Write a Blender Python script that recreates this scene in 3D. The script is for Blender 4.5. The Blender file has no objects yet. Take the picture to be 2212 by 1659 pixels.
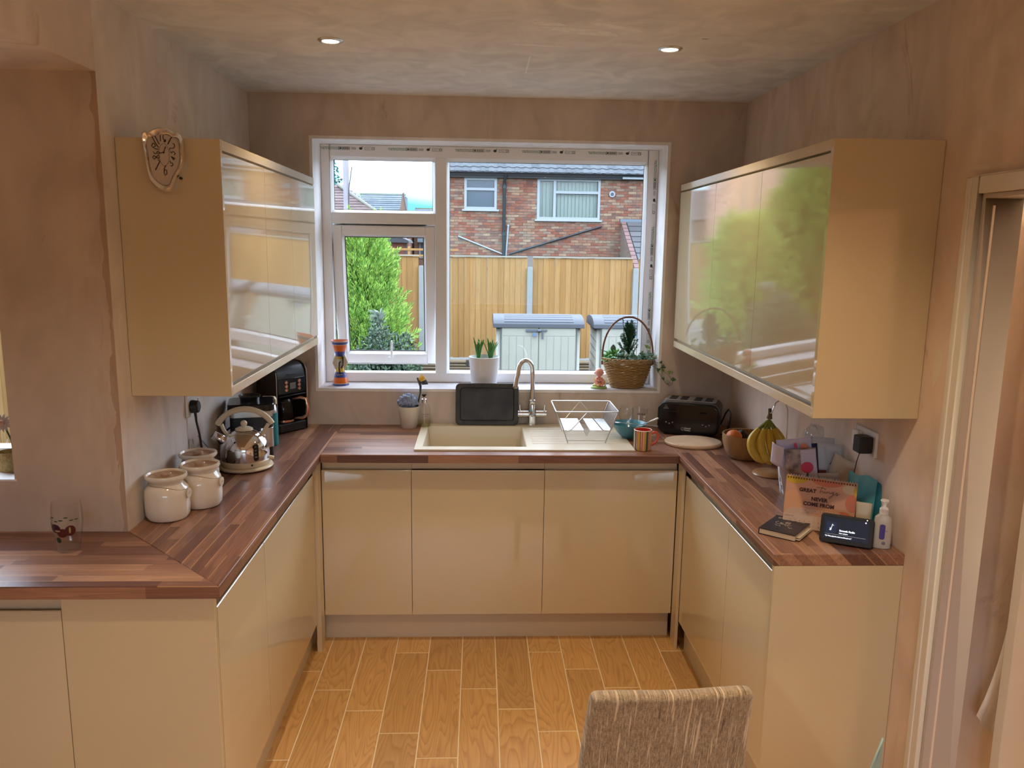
import bpy, bmesh, math, random
import numpy as np
from mathutils import Vector, Matrix, Euler
PI = math.pi
R = random.Random(7)
sc = bpy.context.scene
COL = sc.collection

# ---------------------------------------------------------------- camera
def cam_setup():
    yaw, pitch, roll = 0.043, 0.1713, 0.0141
    cy, sy, cp, sp = math.cos(yaw), math.sin(yaw), math.cos(pitch), math.sin(pitch)
    d = Vector((sy*cp, cy*cp, -sp)); r = Vector((cy, -sy, 0)); u = r.cross(d)
    cr, sr = math.cos(roll), math.sin(roll)
    r2 = cr*r + sr*u; u2 = -sr*r + cr*u
    cam = bpy.data.cameras.new('camera'); o = bpy.data.objects.new('camera', cam); COL.objects.link(o)
    m = Matrix((( r2.x, u2.x, -d.x, 0.0205), (r2.y, u2.y, -d.y, -4.0187), (r2.z, u2.z, -d.z, 1.8218), (0, 0, 0, 1)))
    o.matrix_world = m
    cam.sensor_width = 36; cam.sensor_fit = 'HORIZONTAL'; cam.lens = 1713.07/2212*36
    cam.clip_start = .05; cam.clip_end = 300
    sc.camera = o
cam_setup()

# ---------------------------------------------------------------- world
def world():
    w = bpy.data.worlds.new('overcast_sky'); sc.world = w; w.use_nodes = True
    nt = w.node_tree; nt.nodes.clear(); L = nt.links.new
    out = nt.nodes.new('ShaderNodeOutputWorld'); bg = nt.nodes.new('ShaderNodeBackground')
    tc = nt.nodes.new('ShaderNodeTexCoord'); sep = nt.nodes.new('ShaderNodeSeparateXYZ')
    nz = nt.nodes.new('ShaderNodeTexNoise'); nz.inputs['Scale'].default_value = 2.2; nz.inputs['Detail'].default_value = 3
    ma = nt.nodes.new('ShaderNodeMath'); ma.operation = 'MULTIPLY_ADD'; ma.inputs[1].default_value = .10
    cr = nt.nodes.new('ShaderNodeValToRGB')
    e = cr.color_ramp.elements
    e[0].position = .09; e[0].color = (.042, .135, .145, 1)
    e[1].position = .155; e[1].color = (.80, .92, 1.12, 1)
    L(tc.outputs['Generated'], sep.inputs[0]); L(tc.outputs['Generated'], nz.inputs['Vector'])
    L(nz.outputs['Fac'], ma.inputs[0]); L(sep.outputs['Z'], ma.inputs[2]); L(ma.outputs[0], cr.inputs[0])
    # overcast luminance rises towards the zenith
    el = nt.nodes.new('ShaderNodeMath'); el.operation = 'MULTIPLY_ADD'; el.use_clamp = False; el.inputs[1].default_value = .15; el.inputs[2].default_value = .95
    mx = nt.nodes.new('ShaderNodeMath'); mx.operation = 'MAXIMUM'; mx.inputs[1].default_value = 0; L(sep.outputs['Z'], mx.inputs[0]); L(mx.outputs[0], el.inputs[0])
    vm = nt.nodes.new('ShaderNodeVectorMath'); vm.operation = 'SCALE'; L(cr.outputs[0], vm.inputs[0]); L(el.outputs[0], vm.inputs['Scale'])
    L(vm.outputs[0], bg.inputs['Color']); bg.inputs['Strength'].default_value = 6.8
    L(bg.outputs[0], out.inputs[0])
world()
sc.view_settings.view_transform = 'Standard'; sc.view_settings.look = 'None'
sc.view_settings.exposure = 0.20; sc.view_settings.gamma = 1.0; sc.view_settings.use_curve_mapping = False
sc.cycles.use_denoising = True
sc.cycles.max_bounces = 10; sc.cycles.diffuse_bounces = 5; sc.cycles.glossy_bounces = 5
sc.cycles.transparent_max_bounces = 12; sc.cycles.transmission_bounces = 8
sc.cycles.caustics_reflective = False; sc.cycles.caustics_refractive = False
sc.cycles.sample_clamp_indirect = 4.0
LAMP_COL = (1.0, .79, .52); LAMP_W = 30.0

# ---------------------------------------------------------------- materials
_m = {}
def newmat(name):
    m = bpy.data.materials.new(name); m.use_nodes = True
    nt = m.node_tree; b = nt.nodes['Principled BSDF']
    return m, nt, b
def M(name, col=(.8, .8, .8), rough=.5, metal=0, spec=.5, coat=0, trans=0, col2=None, scale=20, bump=0, bscale=60, emit=None, estr=1, alpha=1, ior=1.45, sss=0, stretch=None, sheen=0):
    if name in _m: return _m[name]
    m, nt, b = newmat(name); N = nt.nodes.new; L = nt.links.new
    b.inputs['Base Color'].default_value = (*col, 1); b.inputs['Roughness'].default_value = rough
    b.inputs['Metallic'].default_value = metal; b.inputs['Specular IOR Level'].default_value = spec
    b.inputs['Coat Weight'].default_value = coat; b.inputs['Coat IOR'].default_value = 1.52; b.inputs['Coat Roughness'].default_value = .04
    b.inputs['Transmission Weight'].default_value = trans; b.inputs['IOR'].default_value = ior
    b.inputs['Alpha'].default_value = alpha; b.inputs['Sheen Weight'].default_value = sheen
    if sss:
        b.inputs['Subsurface Weight'].default_value = sss; b.inputs['Subsurface Scale'].default_value = .01
    if emit:
        b.inputs['Emission Color'].default_value = (*emit, 1); b.inputs['Emission Strength'].default_value = estr
    tc = None
    if col2 or bump:
        tc = N('ShaderNodeTexCoord'); src = tc.outputs['Object']
        if stretch:
            mp = N('ShaderNodeMapping'); mp.inputs['Scale'].default_value = stretch; L(src, mp.inputs[0]); src = mp.outputs[0]
    if col2:
        nz = N('ShaderNodeTexNoise'); nz.inputs['Scale'].default_value = scale; nz.inputs['Detail'].default_value = 5
        L(src, nz.inputs['Vector'])
        cr = N('ShaderNodeValToRGB'); cr.label = 'base'; cr.color_ramp.elements[0].position = .35; cr.color_ramp.elements[1].position = .65
        cr.color_ramp.elements[0].color = (*col, 1); cr.color_ramp.elements[1].color = (*col2, 1)
        L(nz.outputs['Fac'], cr.inputs[0]); L(cr.outputs[0], b.inputs['Base Color'])
    if bump:
        n2 = N('ShaderNodeTexNoise'); n2.inputs['Scale'].default_value = bscale; n2.inputs['Detail'].default_value = 4
        L(src, n2.inputs['Vector'])
        bp = N('ShaderNodeBump'); bp.inputs['Strength'].default_value = bump; bp.inputs['Distance'].default_value = .01
        L(n2.outputs['Fac'], bp.inputs['Height']); L(bp.outputs[0], b.inputs['Normal'])
    _m[name] = m
    return m

def ramp(nt, stops, interp='LINEAR'):
    cr = nt.nodes.new('ShaderNodeValToRGB'); cr.color_ramp.interpolation = interp
    e = cr.color_ramp.elements
    while len(e) < len(stops): e.new(.5)
    for i, (p, c) in enumerate(stops): e[i].position = p; e[i].color = (*c, 1)
    return cr
def math_(nt, op, a, b=None, c=None):
    n = nt.nodes.new('ShaderNodeMath'); n.operation = op
    for i, v in enumerate((a, b, c)):
        if v is None: continue
        if isinstance(v, (int, float)): n.inputs[i].default_value = v
        else: nt.links.new(v, n.inputs[i])
    return n.outputs[0]
def mix(nt, fac, a, b, mode='MIX'):
    n = nt.nodes.new('ShaderNodeMix'); n.data_type = 'RGBA'; n.blend_type = mode
    for sock, v in ((n.inputs[0], fac), (n.inputs[6], a), (n.inputs[7], b)):
        if isinstance(v, (int, float)): sock.default_value = v
        elif isinstance(v, tuple): sock.default_value = (*v, 1)
        else: nt.links.new(v, sock)
    return n.outputs[2]
def noise(nt, src, scale, detail=4, stretch=None, dist=0, rough=.5):
    if stretch:
        mp = nt.nodes.new('ShaderNodeMapping'); mp.inputs['Scale'].default_value = stretch
        nt.links.new(src, mp.inputs[0]); src = mp.outputs[0]
    n = nt.nodes.new('ShaderNodeTexNoise'); n.inputs['Scale'].default_value = scale
    n.inputs['Detail'].default_value = detail; n.inputs['Distortion'].default_value = dist
    n.inputs['Roughness'].default_value = rough
    nt.links.new(src, n.inputs['Vector']); return n.outputs['Fac']
def bumpn(nt, b, h, strength=.2, dist=.01):
    bp = nt.nodes.new('ShaderNodeBump'); bp.inputs['Strength'].default_value = strength
    bp.inputs['Distance'].default_value = dist
    nt.links.new(h, bp.inputs['Height']); nt.links.new(bp.outputs[0], b.inputs['Normal'])

def plaster(name, a, b2, c, stain=(.33, .17, .08), samt=.6, edge=None):
    m, nt, b = newmat(name); L = nt.links.new
    P = nt.nodes.new('ShaderNodeTexCoord').outputs['Object']
    f1 = noise(nt, P, 1.3, 5, dist=.6); f2 = noise(nt, P, 6, 6, (1, 1, .45), 1.2); f3 = noise(nt, P, 22, 4, (1, 1, .3), .5)
    cr = ramp(nt, [(.32, a), (.5, b2), (.68, c)]); L(f1, cr.inputs[0])
    k = ramp(nt, [(.35, (.86, .86, .86)), (.65, (1.08, 1.08, 1.08))]); L(f2, k.inputs[0])
    c1 = mix(nt, .8, cr.outputs[0], k.outputs[0], 'MULTIPLY')
    st = ramp(nt, [(.63, (0, 0, 0)), (.74, (1, 1, 1))]); L(noise(nt, P, 4.5, 8, (1, 1, .6), .8, .65), st.inputs[0])
    sf = math_(nt, 'MULTIPLY', st.outputs[0], samt)
    c2 = mix(nt, sf, c1, stain)
    if edge is not None:
        # wet-look brown streaks that run down beside the corner bead
        sp = nt.nodes.new('ShaderNodeSeparateXYZ'); L(P, sp.inputs[0])
        d = math_(nt, 'ABSOLUTE', math_(nt, 'SUBTRACT', sp.outputs[0], edge))
        wob = noise(nt, P, 1.0, 6, (30, 1, 9), .8)
        e1 = math_(nt, 'LESS_THAN', math_(nt, 'ADD', d, math_(nt, 'MULTIPLY', wob, .050)), .036)
        w2_ = noise(nt, P, 1.0, 7, (38, 1, 7), .6)
        rr2 = ramp(nt, [(.48, (0, 0, 0)), (.66, (1, 1, 1))]); L(w2_, rr2.inputs[0]); rr3 = ramp(nt, [(.02, (1, 1, 1)), (.10, (0, 0, 0))]); L(d, rr3.inputs[0]); e2 = math_(nt, 'MULTIPLY', rr3.outputs[0], rr2.outputs[0])
        c2 = mix(nt, math_(nt, 'MULTIPLY', e1, .5), c2, (.34, .19, .10)); c2 = mix(nt, math_(nt, 'MULTIPLY', e2, .28), c2, (.36, .21, .12))
    L(c2, b.inputs['Base Color']); b.inputs['Roughness'].default_value = .62; b.inputs['Specular IOR Level'].default_value = .28
    bumpn(nt, b, math_(nt, 'ADD', f3, f2), .06)
    _m[name] = m; return m
PL_WALL = plaster('bare_plaster', (.64, .53, .45), (.69, .59, .52), (.61, .51, .43))
PL_SIDE = plaster('daylit_plaster', (.70, .62, .56), (.75, .68, .63), (.67, .59, .52))  # bare plaster made paler, daylight on the left wall put into its colour
PL_ALC = plaster('alcove_plaster', (.58, .46, .36), (.62, .51, .42), (.55, .43, .34), edge=-1.098)  # base colour darkened to carry the alcove's shading; edge adds the brown stains
PL_WARM = plaster('fresh_plaster', (.72, .54, .42), (.76, .62, .52), (.69, .50, .37))
PL_CEIL = plaster('ceiling_plaster', (.79, .78, .76), (.83, .82, .80), (.78, .75, .72), (.88, .87, .84), .5)
PL_SILL = plaster('sill_plaster', (.48, .44, .45), (.52, .49, .50), (.50, .44, .43), (.5, .42, .38), .3)
PL_REV = plaster('white_plaster', (.88, .86, .87), (.92, .91, .92), (.88, .84, .83), (.7, .58, .5), .3)

def walnut(name, axis):
    m, nt, b = newmat(name); L = nt.links.new
    P = nt.nodes.new('ShaderNodeTexCoord').outputs['Object']
    s = nt.nodes.new('ShaderNodeSeparateXYZ'); L(P, s.inputs[0])
    if axis == 'x': u, v = s.outputs[0], s.outputs[1]
    else: u, v = s.outputs[1], s.outputs[0]
    v = math_(nt, 'ADD', v, math_(nt, 'MULTIPLY', s.outputs[2], 1.0))
    v = math_(nt, 'ADD', v, 20.013)
    rv = math_(nt, 'DIVIDE', v, .037); row = math_(nt, 'FLOOR', rv); fr = math_(nt, 'FRACT', rv)
    wn = nt.nodes.new('ShaderNodeTexWhiteNoise'); wn.noise_dimensions = '1D'; L(row, wn.inputs['W'])
    uu = math_(nt, 'MULTIPLY_ADD', wn.outputs['Value'], 9.7, math_(nt, 'DIVIDE', u, .40))
    colm = math_(nt, 'FLOOR', uu)
    w2 = nt.nodes.new('ShaderNodeTexWhiteNoise'); w2.noise_dimensions = '2D'
    cv = nt.nodes.new('ShaderNodeCombineXYZ'); L(row, cv.inputs[0]); L(colm, cv.inputs[1]); L(cv.outputs[0], w2.inputs['Vector'])
    base = ramp(nt, [(0, (.125, .056, .042)), (.3, (.20, .093, .064)), (.6, (.27, .132, .088)), (.85, (.345, .175, .112)), (1, (.43, .24, .148))])
    L(w2.outputs['Value'], base.inputs[0])
    st = (3, 60, 60) if axis == 'x' else (60, 3, 60)
    g = noise(nt, P, 1.6, 6, st, 1.5)
    gr = ramp(nt, [(.3, (.62, .62, .62)), (.7, (1.3, 1.3, 1.3))]); L(g, gr.inputs[0])
    c = mix(nt, .75, base.outputs[0], gr.outputs[0], 'MULTIPLY')
    # pale sapwood line along one side of some staves
    w3 = nt.nodes.new('ShaderNodeTexWhiteNoise'); w3.noise_dimensions = '3D'
    cv2 = nt.nodes.new('ShaderNodeCombineXYZ'); L(row, cv2.inputs[0]); L(colm, cv2.inputs[1]); cv2.inputs[2].default_value = 5.3
    L(cv2.outputs[0], w3.inputs['Vector'])
    wob = math_(nt, 'MULTIPLY', noise(nt, P, 3, 2), .22)
    k = math_(nt, 'MULTIPLY', math_(nt, 'GREATER_THAN', w3.outputs['Value'], .72), math_(nt, 'LESS_THAN', fr, wob))
    c = mix(nt, math_(nt, 'MULTIPLY', k, .7), c, (.50, .27, .14))
    L(c, b.inputs['Base Color'])
    b.inputs['Roughness'].default_value = .33; b.inputs['Specular IOR Level'].default_value = .45
    bumpn(nt, b, g, .05)
    _m[name] = m; return m
WAL_X = walnut('walnut_staves_x', 'x'); WAL_Y = walnut('walnut_staves_y', 'y')

def oak():
    m, nt, b = newmat('oak_effect_tile'); L = nt.links.new
    P = nt.nodes.new('ShaderNodeTexCoord').outputs['Object']
    oi = nt.nodes.new('ShaderNodeObjectInfo')
    isl = nt.nodes.new('ShaderNodeNewGeometry').outputs['Random Per Island']
    rnd = math_(nt, 'FRACT', math_(nt, 'ADD', oi.outputs['Random'], isl))
    va = nt.nodes.new('ShaderNodeVectorMath'); va.operation = 'ADD'; L(P, va.inputs[0])
    cv = nt.nodes.new('ShaderNodeCombineXYZ'); r2 = math_(nt, 'MULTIPLY', rnd, 37.0)
    L(r2, cv.inputs[0]); L(r2, cv.inputs[1]); L(cv.outputs[0], va.inputs[1])
    P2 = va.outputs[0]
    nn = noise(nt, P2, 1.0, 1.8, (8.0, 1.1, 1), .25, .45)
    fr_ = math_(nt, 'FRACT', math_(nt, 'MULTIPLY', nn, 26.0))
    f = noise(nt, P2, 1.0, 6, (110, 5, 1), 1.0)
    cr = ramp(nt, [(0, (.50, .27, .098)), (.12, (.56, .315, .118)), (.45, (.63, .365, .142)), (.85, (.655, .385, .152)), (1, (.56, .32, .12))]); L(fr_, cr.inputs[0])
    fr = ramp(nt, [(.3, (.86, .84, .8)), (.7, (1.06, 1.06, 1.06))]); L(f, fr.inputs[0])
    c = mix(nt, .7, cr.outputs[0], fr.outputs[0], 'MULTIPLY')
    tn = ramp(nt, [(0, (.84, .83, .82)), (1, (1.1, 1.09, 1.06))]); L(rnd, tn.inputs[0])
    c = mix(nt, 1.0, c, tn.outputs[0], 'MULTIPLY')
    L(c, b.inputs['Base Color']); b.inputs['Roughness'].default_value = .38; b.inputs['Specular IOR Level'].default_value = .4
    bumpn(nt, b, f, .05)
    _m['oak'] = m; return m
OAK = oak()

def var_mat(name, stops, rough=.8, grain=None, spec=.3, bump=0):
    """colour picked per object / per loose piece"""
    m, nt, b = newmat(name); L = nt.links.new
    oi = nt.nodes.new('ShaderNodeObjectInfo'); isl = nt.nodes.new('ShaderNodeNewGeometry').outputs['Random Per Island']
    rnd = math_(nt, 'FRACT', math_(nt, 'ADD', oi.outputs['Random'], isl))
    cr = ramp(nt, stops); cr.label = 'base'; L(rnd, cr.inputs[0]); c = cr.outputs[0]
    P = nt.nodes.new('ShaderNodeTexCoord').outputs['Object']
    if grain:
        sx, amt = grain
        cv = nt.nodes.new('ShaderNodeCombineXYZ'); L(math_(nt, 'MULTIPLY', rnd, 31.0), cv.inputs[0]); L(math_(nt, 'MULTIPLY', rnd, 17.0), cv.inputs[2])
        va = nt.nodes.new('ShaderNodeVectorMath'); va.operation = 'ADD'; L(P, va.inputs[0]); L(cv.outputs[0], va.inputs[1])
        f = noise(nt, va.outputs[0], 1.0, 5, sx, .8)
        k = ramp(nt, [(.3, (1-amt,)*3), (.7, (1+amt,)*3)]); L(f, k.inputs[0])
        c = mix(nt, 1.0, c, k.outputs[0], 'MULTIPLY')
        if bump: bumpn(nt, b, f, bump)
    L(c, b.inputs['Base Color']); b.inputs['Roughness'].default_value = rough; b.inputs['Specular IOR Level'].default_value = spec
    _m[name] = m; return m
def fence_mat():
    m, nt, b = newmat('fence_timber'); L = nt.links.new
    oi = nt.nodes.new('ShaderNodeObjectInfo')
    rnd = oi.outputs['Random']
    cr = ramp(nt, [(0, (.72, .36, .085)), (.5, (.84, .44, .12)), (1, (.92, .51, .16))]); cr.label = 'base'; L(rnd, cr.inputs[0])
    P = nt.nodes.new('ShaderNodeTexCoord').outputs['Object']
    cv = nt.nodes.new('ShaderNodeCombineXYZ'); L(math_(nt, 'MULTIPLY', rnd, 31.0), cv.inputs[0]); L(math_(nt, 'MULTIPLY', rnd, 17.0), cv.inputs[2])
    va = nt.nodes.new('ShaderNodeVectorMath'); va.operation = 'ADD'; L(P, va.inputs[0]); L(cv.outputs[0], va.inputs[1])
    f = noise(nt, va.outputs[0], 1.0, 5, (40, 3, 2.2), .6)
    k = ramp(nt, [(.3, (.84, .82, .78)), (.7, (1.08, 1.08, 1.08))]); L(f, k.inputs[0])
    c = mix(nt, 1.0, cr.outputs[0], k.outputs[0], 'MULTIPLY')
    vo = nt.nodes.new('ShaderNodeTexVoronoi'); vo.inputs['Scale'].default_value = 1.0
    mp = nt.nodes.new('ShaderNodeMapping'); mp.inputs['Scale'].default_value = (10, 1, 4.5); L(va.outputs[0], mp.inputs[0]); L(mp.outputs[0], vo.inputs['Vector'])
    kn = ramp(nt, [(.10, (1, 1, 1)), (.22, (0, 0, 0))]); L(vo.outputs['Distance'], kn.inputs[0])
    c = mix(nt, math_(nt, 'MULTIPLY', kn.outputs[0], .75), c, (.24, .10, .035))
    L(c, b.inputs['Base Color']); b.inputs['Roughness'].default_value = .8
    _m['fence'] = m; return m
FENCE = fence_mat()
BRICK = var_mat('weathered_brick', [(0, (.52, .17, .10)), (.22, (.62, .25, .155)), (.42, (.64, .33, .22)), (.55, (.36, .19, .15)), (.72, (.74, .44, .27)), (.88, (.54, .38, .28)), (1, (.80, .54, .34))], .9, ((6, 6, 12), .25), bump=.2)
RTILE = var_mat('grey_concrete_tile', [(0, (.15, .18, .215)), (.5, (.20, .235, .275)), (1, (.25, .285, .32))], .7, ((7, 7, 7), .18))
LOGM = var_mat('log_ends', [(0, (.42, .27, .14)), (1, (.58, .46, .30))], .85, ((2, 12, 12), .25))
CREAM = M('gloss_cream_lacquer', (.64, .53, .345), .06, spec=.6, coat=.7)
CARC = M('cream_carcass', (.58, .48, .32), .35)
RAILM = M('gloss_cream_rail', (.64, .53, .36), .16, spec=.5)
UPVC = M('white_upvc', (.90, .90, .91), .28, spec=.45)
GASK = M('black_gasket', (.02, .02, .02), .6)
CHROME = M('chrome', (.82, .83, .85), .06, 1)
STEEL = M('brushed_steel', (.62, .62, .62), .28, 1)
COPPER = M('copper', (.85, .46, .32), .16, 1)
BLACK = M('gloss_black_plastic', (.010, .010, .012), .14, spec=.5)
MBLACK = M('matt_black_plastic', (.018, .018, .02), .45)
WHITE = M('white_plastic', (.80, .80, .80), .3)
CREAMP = M('cream_enamel', (.70, .60, .42), .25, spec=.5)
STONE = M('cream_stoneware', (.76, .68, .57), .12, spec=.55, coat=.3)
TANLID = M('tan_lid', (.50, .33, .21), .45, col2=(.40, .25, .15), scale=30)
def glass_thin(name, tint=(1, 1, 1), ior=1.45):
    m = bpy.data.materials.new(name); m.use_nodes = True; nt = m.node_tree; nt.nodes.clear(); L = nt.links.new
    o = nt.nodes.new('ShaderNodeOutputMaterial'); t = nt.nodes.new('ShaderNodeBsdfTransparent'); t.inputs[0].default_value = (*tint, 1)
    g = nt.nodes.new('ShaderNodeBsdfGlossy'); g.inputs['Roughness'].default_value = .0
    f = nt.nodes.new('ShaderNodeFresnel'); gg = nt.nodes.new('ShaderNodeNewGeometry')
    mr = nt.nodes.new('ShaderNodeMapRange'); mr.inputs[3].default_value = ior; mr.inputs[4].default_value = 1/ior; L(gg.outputs['Backfacing'], mr.inputs[0]); L(mr.outputs[0], f.inputs[0])
    ms = nt.nodes.new('ShaderNodeMixShader'); L(f.outputs[0], ms.inputs[0]); L(t.outputs[0], ms.inputs[1]); L(g.outputs[0], ms.inputs[2])
    L(ms.outputs[0], o.inputs[0]); _m[name] = m; return m
PANE = glass_thin('window_glass', (.97, .99, .99), 1.35)
GLASS = glass_thin('drinking_glass', (.975, .985, .985), 1.42)

# ---------------------------------------------------------------- mesh builder
class MB:
    def __init__(s): s.v = []; s.f = []
    def add(s, vs, fs):
        n = len(s.v); s.v += [tuple(v) for v in vs]; s.f += [tuple(i+n for i in f) for f in fs]; return s
    def box(s, x0, x1, y0, y1, z0, z1, mat=None):
        vs = [Vector(p) for p in ((x0,y0,z0),(x1,y0,z0),(x1,y1,z0),(x0,y1,z0),(x0,y0,z1),(x1,y0,z1),(x1,y1,z1),(x0,y1,z1))]
        if mat is not None: vs = [mat @ v for v in vs]
        return s.add(vs, [(0,3,2,1),(4,5,6,7),(0,1,5,4),(1,2,6,5),(2,3,7,6),(3,0,4,7)])
    def obox(s, c, sz, rot=(0,0,0)):
        m = Matrix.Translation(c) @ Euler(rot).to_matrix().to_4x4()
        return s.box(-sz[0]/2, sz[0]/2, -sz[1]/2, sz[1]/2, -sz[2]/2, sz[2]/2, m)
    def frame(s, p0, p1, up=None):
        d = (Vector(p1)-Vector(p0)).normalized()
        a = Vector(up) if up else (Vector((0,0,1)) if abs(d.z) < .9 else Vector((1,0,0)))
        x = a.cross(d).normalized(); y = d.cross(x); return x, y, d
    def cyl(s, p0, p1, r0, r1=None, n=20, caps=True):
        r1 = r0 if r1 is None else r1; p0 = Vector(p0); p1 = Vector(p1); x, y, d = s.frame(p0, p1)
        vs = []
        for p, r in ((p0, r0), (p1, r1)):
            for i in range(n):
                a = 2*PI*i/n; vs.append(p + x*(r*math.cos(a)) + y*(r*math.sin(a)))
        fs = [(i, (i+1) % n, n+(i+1) % n, n+i) for i in range(n)]
        if caps: fs += [tuple(range(n-1, -1, -1)), tuple(range(n, 2*n))]
        return s.add(vs, fs)
    def lathe(s, prof, n=32, c=(0,0,0), sx=1, sy=1, mat=None, a0=0, a1=2*PI):
        vs = []; fs = []; full = abs(a1-a0-2*PI) < 1e-6; m = n if full else n+1
        for r, z in prof:
            for i in range(m):
                a = a0+(a1-a0)*i/n; p = Vector((c[0]+r*sx*math.cos(a), c[1]+r*sy*math.sin(a), c[2]+z)); vs.append(mat @ p if mat is not None else p)
        for j in range(len(prof)-1):
            for i in range(n):
                k = (i+1) % m if full else i+1
                fs.append((j*m+i, j*m+k, (j+1)*m+k, (j+1)*m+i))
        return s.add(vs, fs)
    def tube(s, pts, r, n=8, closed=False, caps=True, flat=1.0):
        pts = [Vector(p) for p in pts]; N = len(pts); rr = r if isinstance(r, (list, tuple)) else [r]*N
        vs = []; px = None
        for i, p in enumerate(pts):
            if closed: d = pts[(i+1) % N]-pts[i-1]
            else: d = pts[min(i+1, N-1)]-pts[max(i-1, 0)]
            d = d.normalized() if d.length > 0 else Vector((0, 0, 1))
            if px is None:
                a = Vector((0,0,1)) if abs(d.z) < .9 else Vector((1,0,0)); px = a.cross(d).normalized()
            else:
                px = (px - d*px.dot(d)); px = px.normalized() if px.length > 1e-6 else Vector((1,0,0))
            y = d.cross(px)
            for k in range(n):
                a = 2*PI*k/n; vs.append(p + px*(rr[i]*math.cos(a)) + y*(rr[i]*flat*math.sin(a)))
        fs = []
        for i in range(N if closed else N-1):
            j = (i+1) % N
            for k in range(n): fs.append((i*n+k, i*n+(k+1) % n, j*n+(k+1) % n, j*n+k))
        if caps and not closed: fs += [tuple(range(n-1, -1, -1)), tuple(range((N-1)*n, N*n))]
        return s.add(vs, fs)
    def prism(s, poly, axis, a0, a1, mat=None):
        def P(u, v, w): return {'x': (w, u, v), 'y': (u, w, v), 'z': (u, v, w)}[axis]
        n = len(poly); vs = [Vector(P(u, v, a0)) for u, v in poly] + [Vector(P(u, v, a1)) for u, v in poly]
        if mat is not None: vs = [mat @ v for v in vs]
        fs = [tuple(range(n-1, -1, -1)), tuple(range(n, 2*n))] + [(i, (i+1) % n, n+(i+1) % n, n+i) for i in range(n)]
        return s.add(vs, fs)
    def ball(s, c, r, n=16, mat=None):
        r = r if isinstance(r, (tuple, list)) else (r, r, r); h = n//2
        prof = [(math.sin(PI*j/h), -math.cos(PI*j/h)) for j in range(h+1)]; vs = []
        m = mat if mat is not None else Matrix()
        for j, (q, z) in enumerate(prof):
            for i in range(n):
                a = 2*PI*i/n; vs.append(Vector(c) + m @ Vector((r[0]*q*math.cos(a), r[1]*q*math.sin(a), r[2]*z)))
        fs = [(j*n+i, j*n+(i+1) % n, (j+1)*n+(i+1) % n, (j+1)*n+i) for j in range(h) for i in range(n)]
        return s.add(vs, fs)
    def build(s, name, mat, parent=None, bevel=0, seg=2, ang=38, sub=0, solid=0, **tags):
        me = bpy.data.meshes.new(name); me.from_pydata(s.v, [], s.f)
        bm = bmesh.new(); bm.from_mesh(me)
        bmesh.ops.remove_doubles(bm, verts=bm.verts, dist=1e-6)
        bmesh.ops.recalc_face_normals(bm, faces=bm.faces)
        for f in bm.faces: f.smooth = True
        for e in bm.edges:
            if len(e.link_faces) == 2 and e.calc_face_angle(0) > math.radians(ang): e.smooth = False
        bm.to_mesh(me); bm.free()
        o = bpy.data.objects.new(name, me); COL.objects.link(o); me.materials.append(mat)
        if parent: o.parent = parent
        if solid:
            q = o.modifiers.new('s', 'SOLIDIFY'); q.thickness = solid; q.offset = -1
        if bevel:
            q = o.modifiers.new('b', 'BEVEL'); q.width = bevel; q.segments = seg; q.limit_method = 'ANGLE'; q.angle_limit = math.radians(30)
        if sub:
            q = o.modifiers.new('u', 'SUBSURF'); q.levels = sub; q.render_levels = sub
        tag(o, **tags); return o
def tag(o, label=None, cat=None, group=None, kind=None):
    if label: o['label'] = label
    if cat: o['category'] = cat
    if group: o['group'] = group
    if kind: o['kind'] = kind
    return o
def T(name, label, cat, loc=(0,0,0), rz=0, group=None, rot=None):
    o = bpy.data.objects.new(name, None); COL.objects.link(o); o.empty_display_size = .05
    o.location = loc; o.rotation_euler = rot if rot else (0, 0, rz); return tag(o, label, cat, group)
def S(name, mb, mat, parent=None, **k):
    o = mb.build(name, mat, parent, **k)
    if not parent: o['kind'] = 'structure'
    return o
def bx(*a): return MB().box(*a)
def inst(src, name, parent, loc, rot=(0,0,0), scale=None):
    o = bpy.data.objects.new(name, src.data if hasattr(src, 'data') else src); COL.objects.link(o); o.parent = parent
    o.location = loc; o.rotation_euler = rot
    if scale: o.scale = scale
    return o
def text(name, body, size, mat, parent, loc, rot, align='LEFT', extr=.0002, bold=0, shear=0, sp=1):
    c = bpy.data.curves.new(name, 'FONT'); c.body = body; c.size = size; c.extrude = extr; c.align_x = align
    c.offset = bold; c.shear = shear; c.resolution_u = 3; c.space_character = sp
    o = bpy.data.objects.new(name, c); COL.objects.link(o); c.materials.append(mat)
    me = bpy.data.meshes.new_from_object(o); bpy.data.objects.remove(o)
    o = bpy.data.objects.new(name, me); COL.objects.link(o)
    if not me.materials: me.materials.append(mat)
    if parent: o.parent = parent
    o.location = loc; o.rotation_euler = rot; return o
def arc(c, r, a0, a1, n, plane='xz'):
    out = []
    for i in range(n+1):
        a = a0+(a1-a0)*i/n; u, v = r*math.cos(a), r*math.sin(a)
        out.append({'xz': (c[0]+u, c[1], c[2]+v), 'xy': (c[0]+u, c[1]+v, c[2]), 'yz': (c[0], c[1]+u, c[2]+v)}[plane])
    return out
def rrect(x0, x1, y0, y1, r, n=5):
    p = []
    for cx, cy, a in ((x1-r, y1-r, 0), (x0+r, y1-r, PI/2), (x0+r, y0+r, PI), (x1-r, y0+r, 1.5*PI)):
        for i in range(n+1): t = a+PI/2*i/n; p.append((cx+r*math.cos(t), cy+r*math.sin(t)))
    return p
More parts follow.
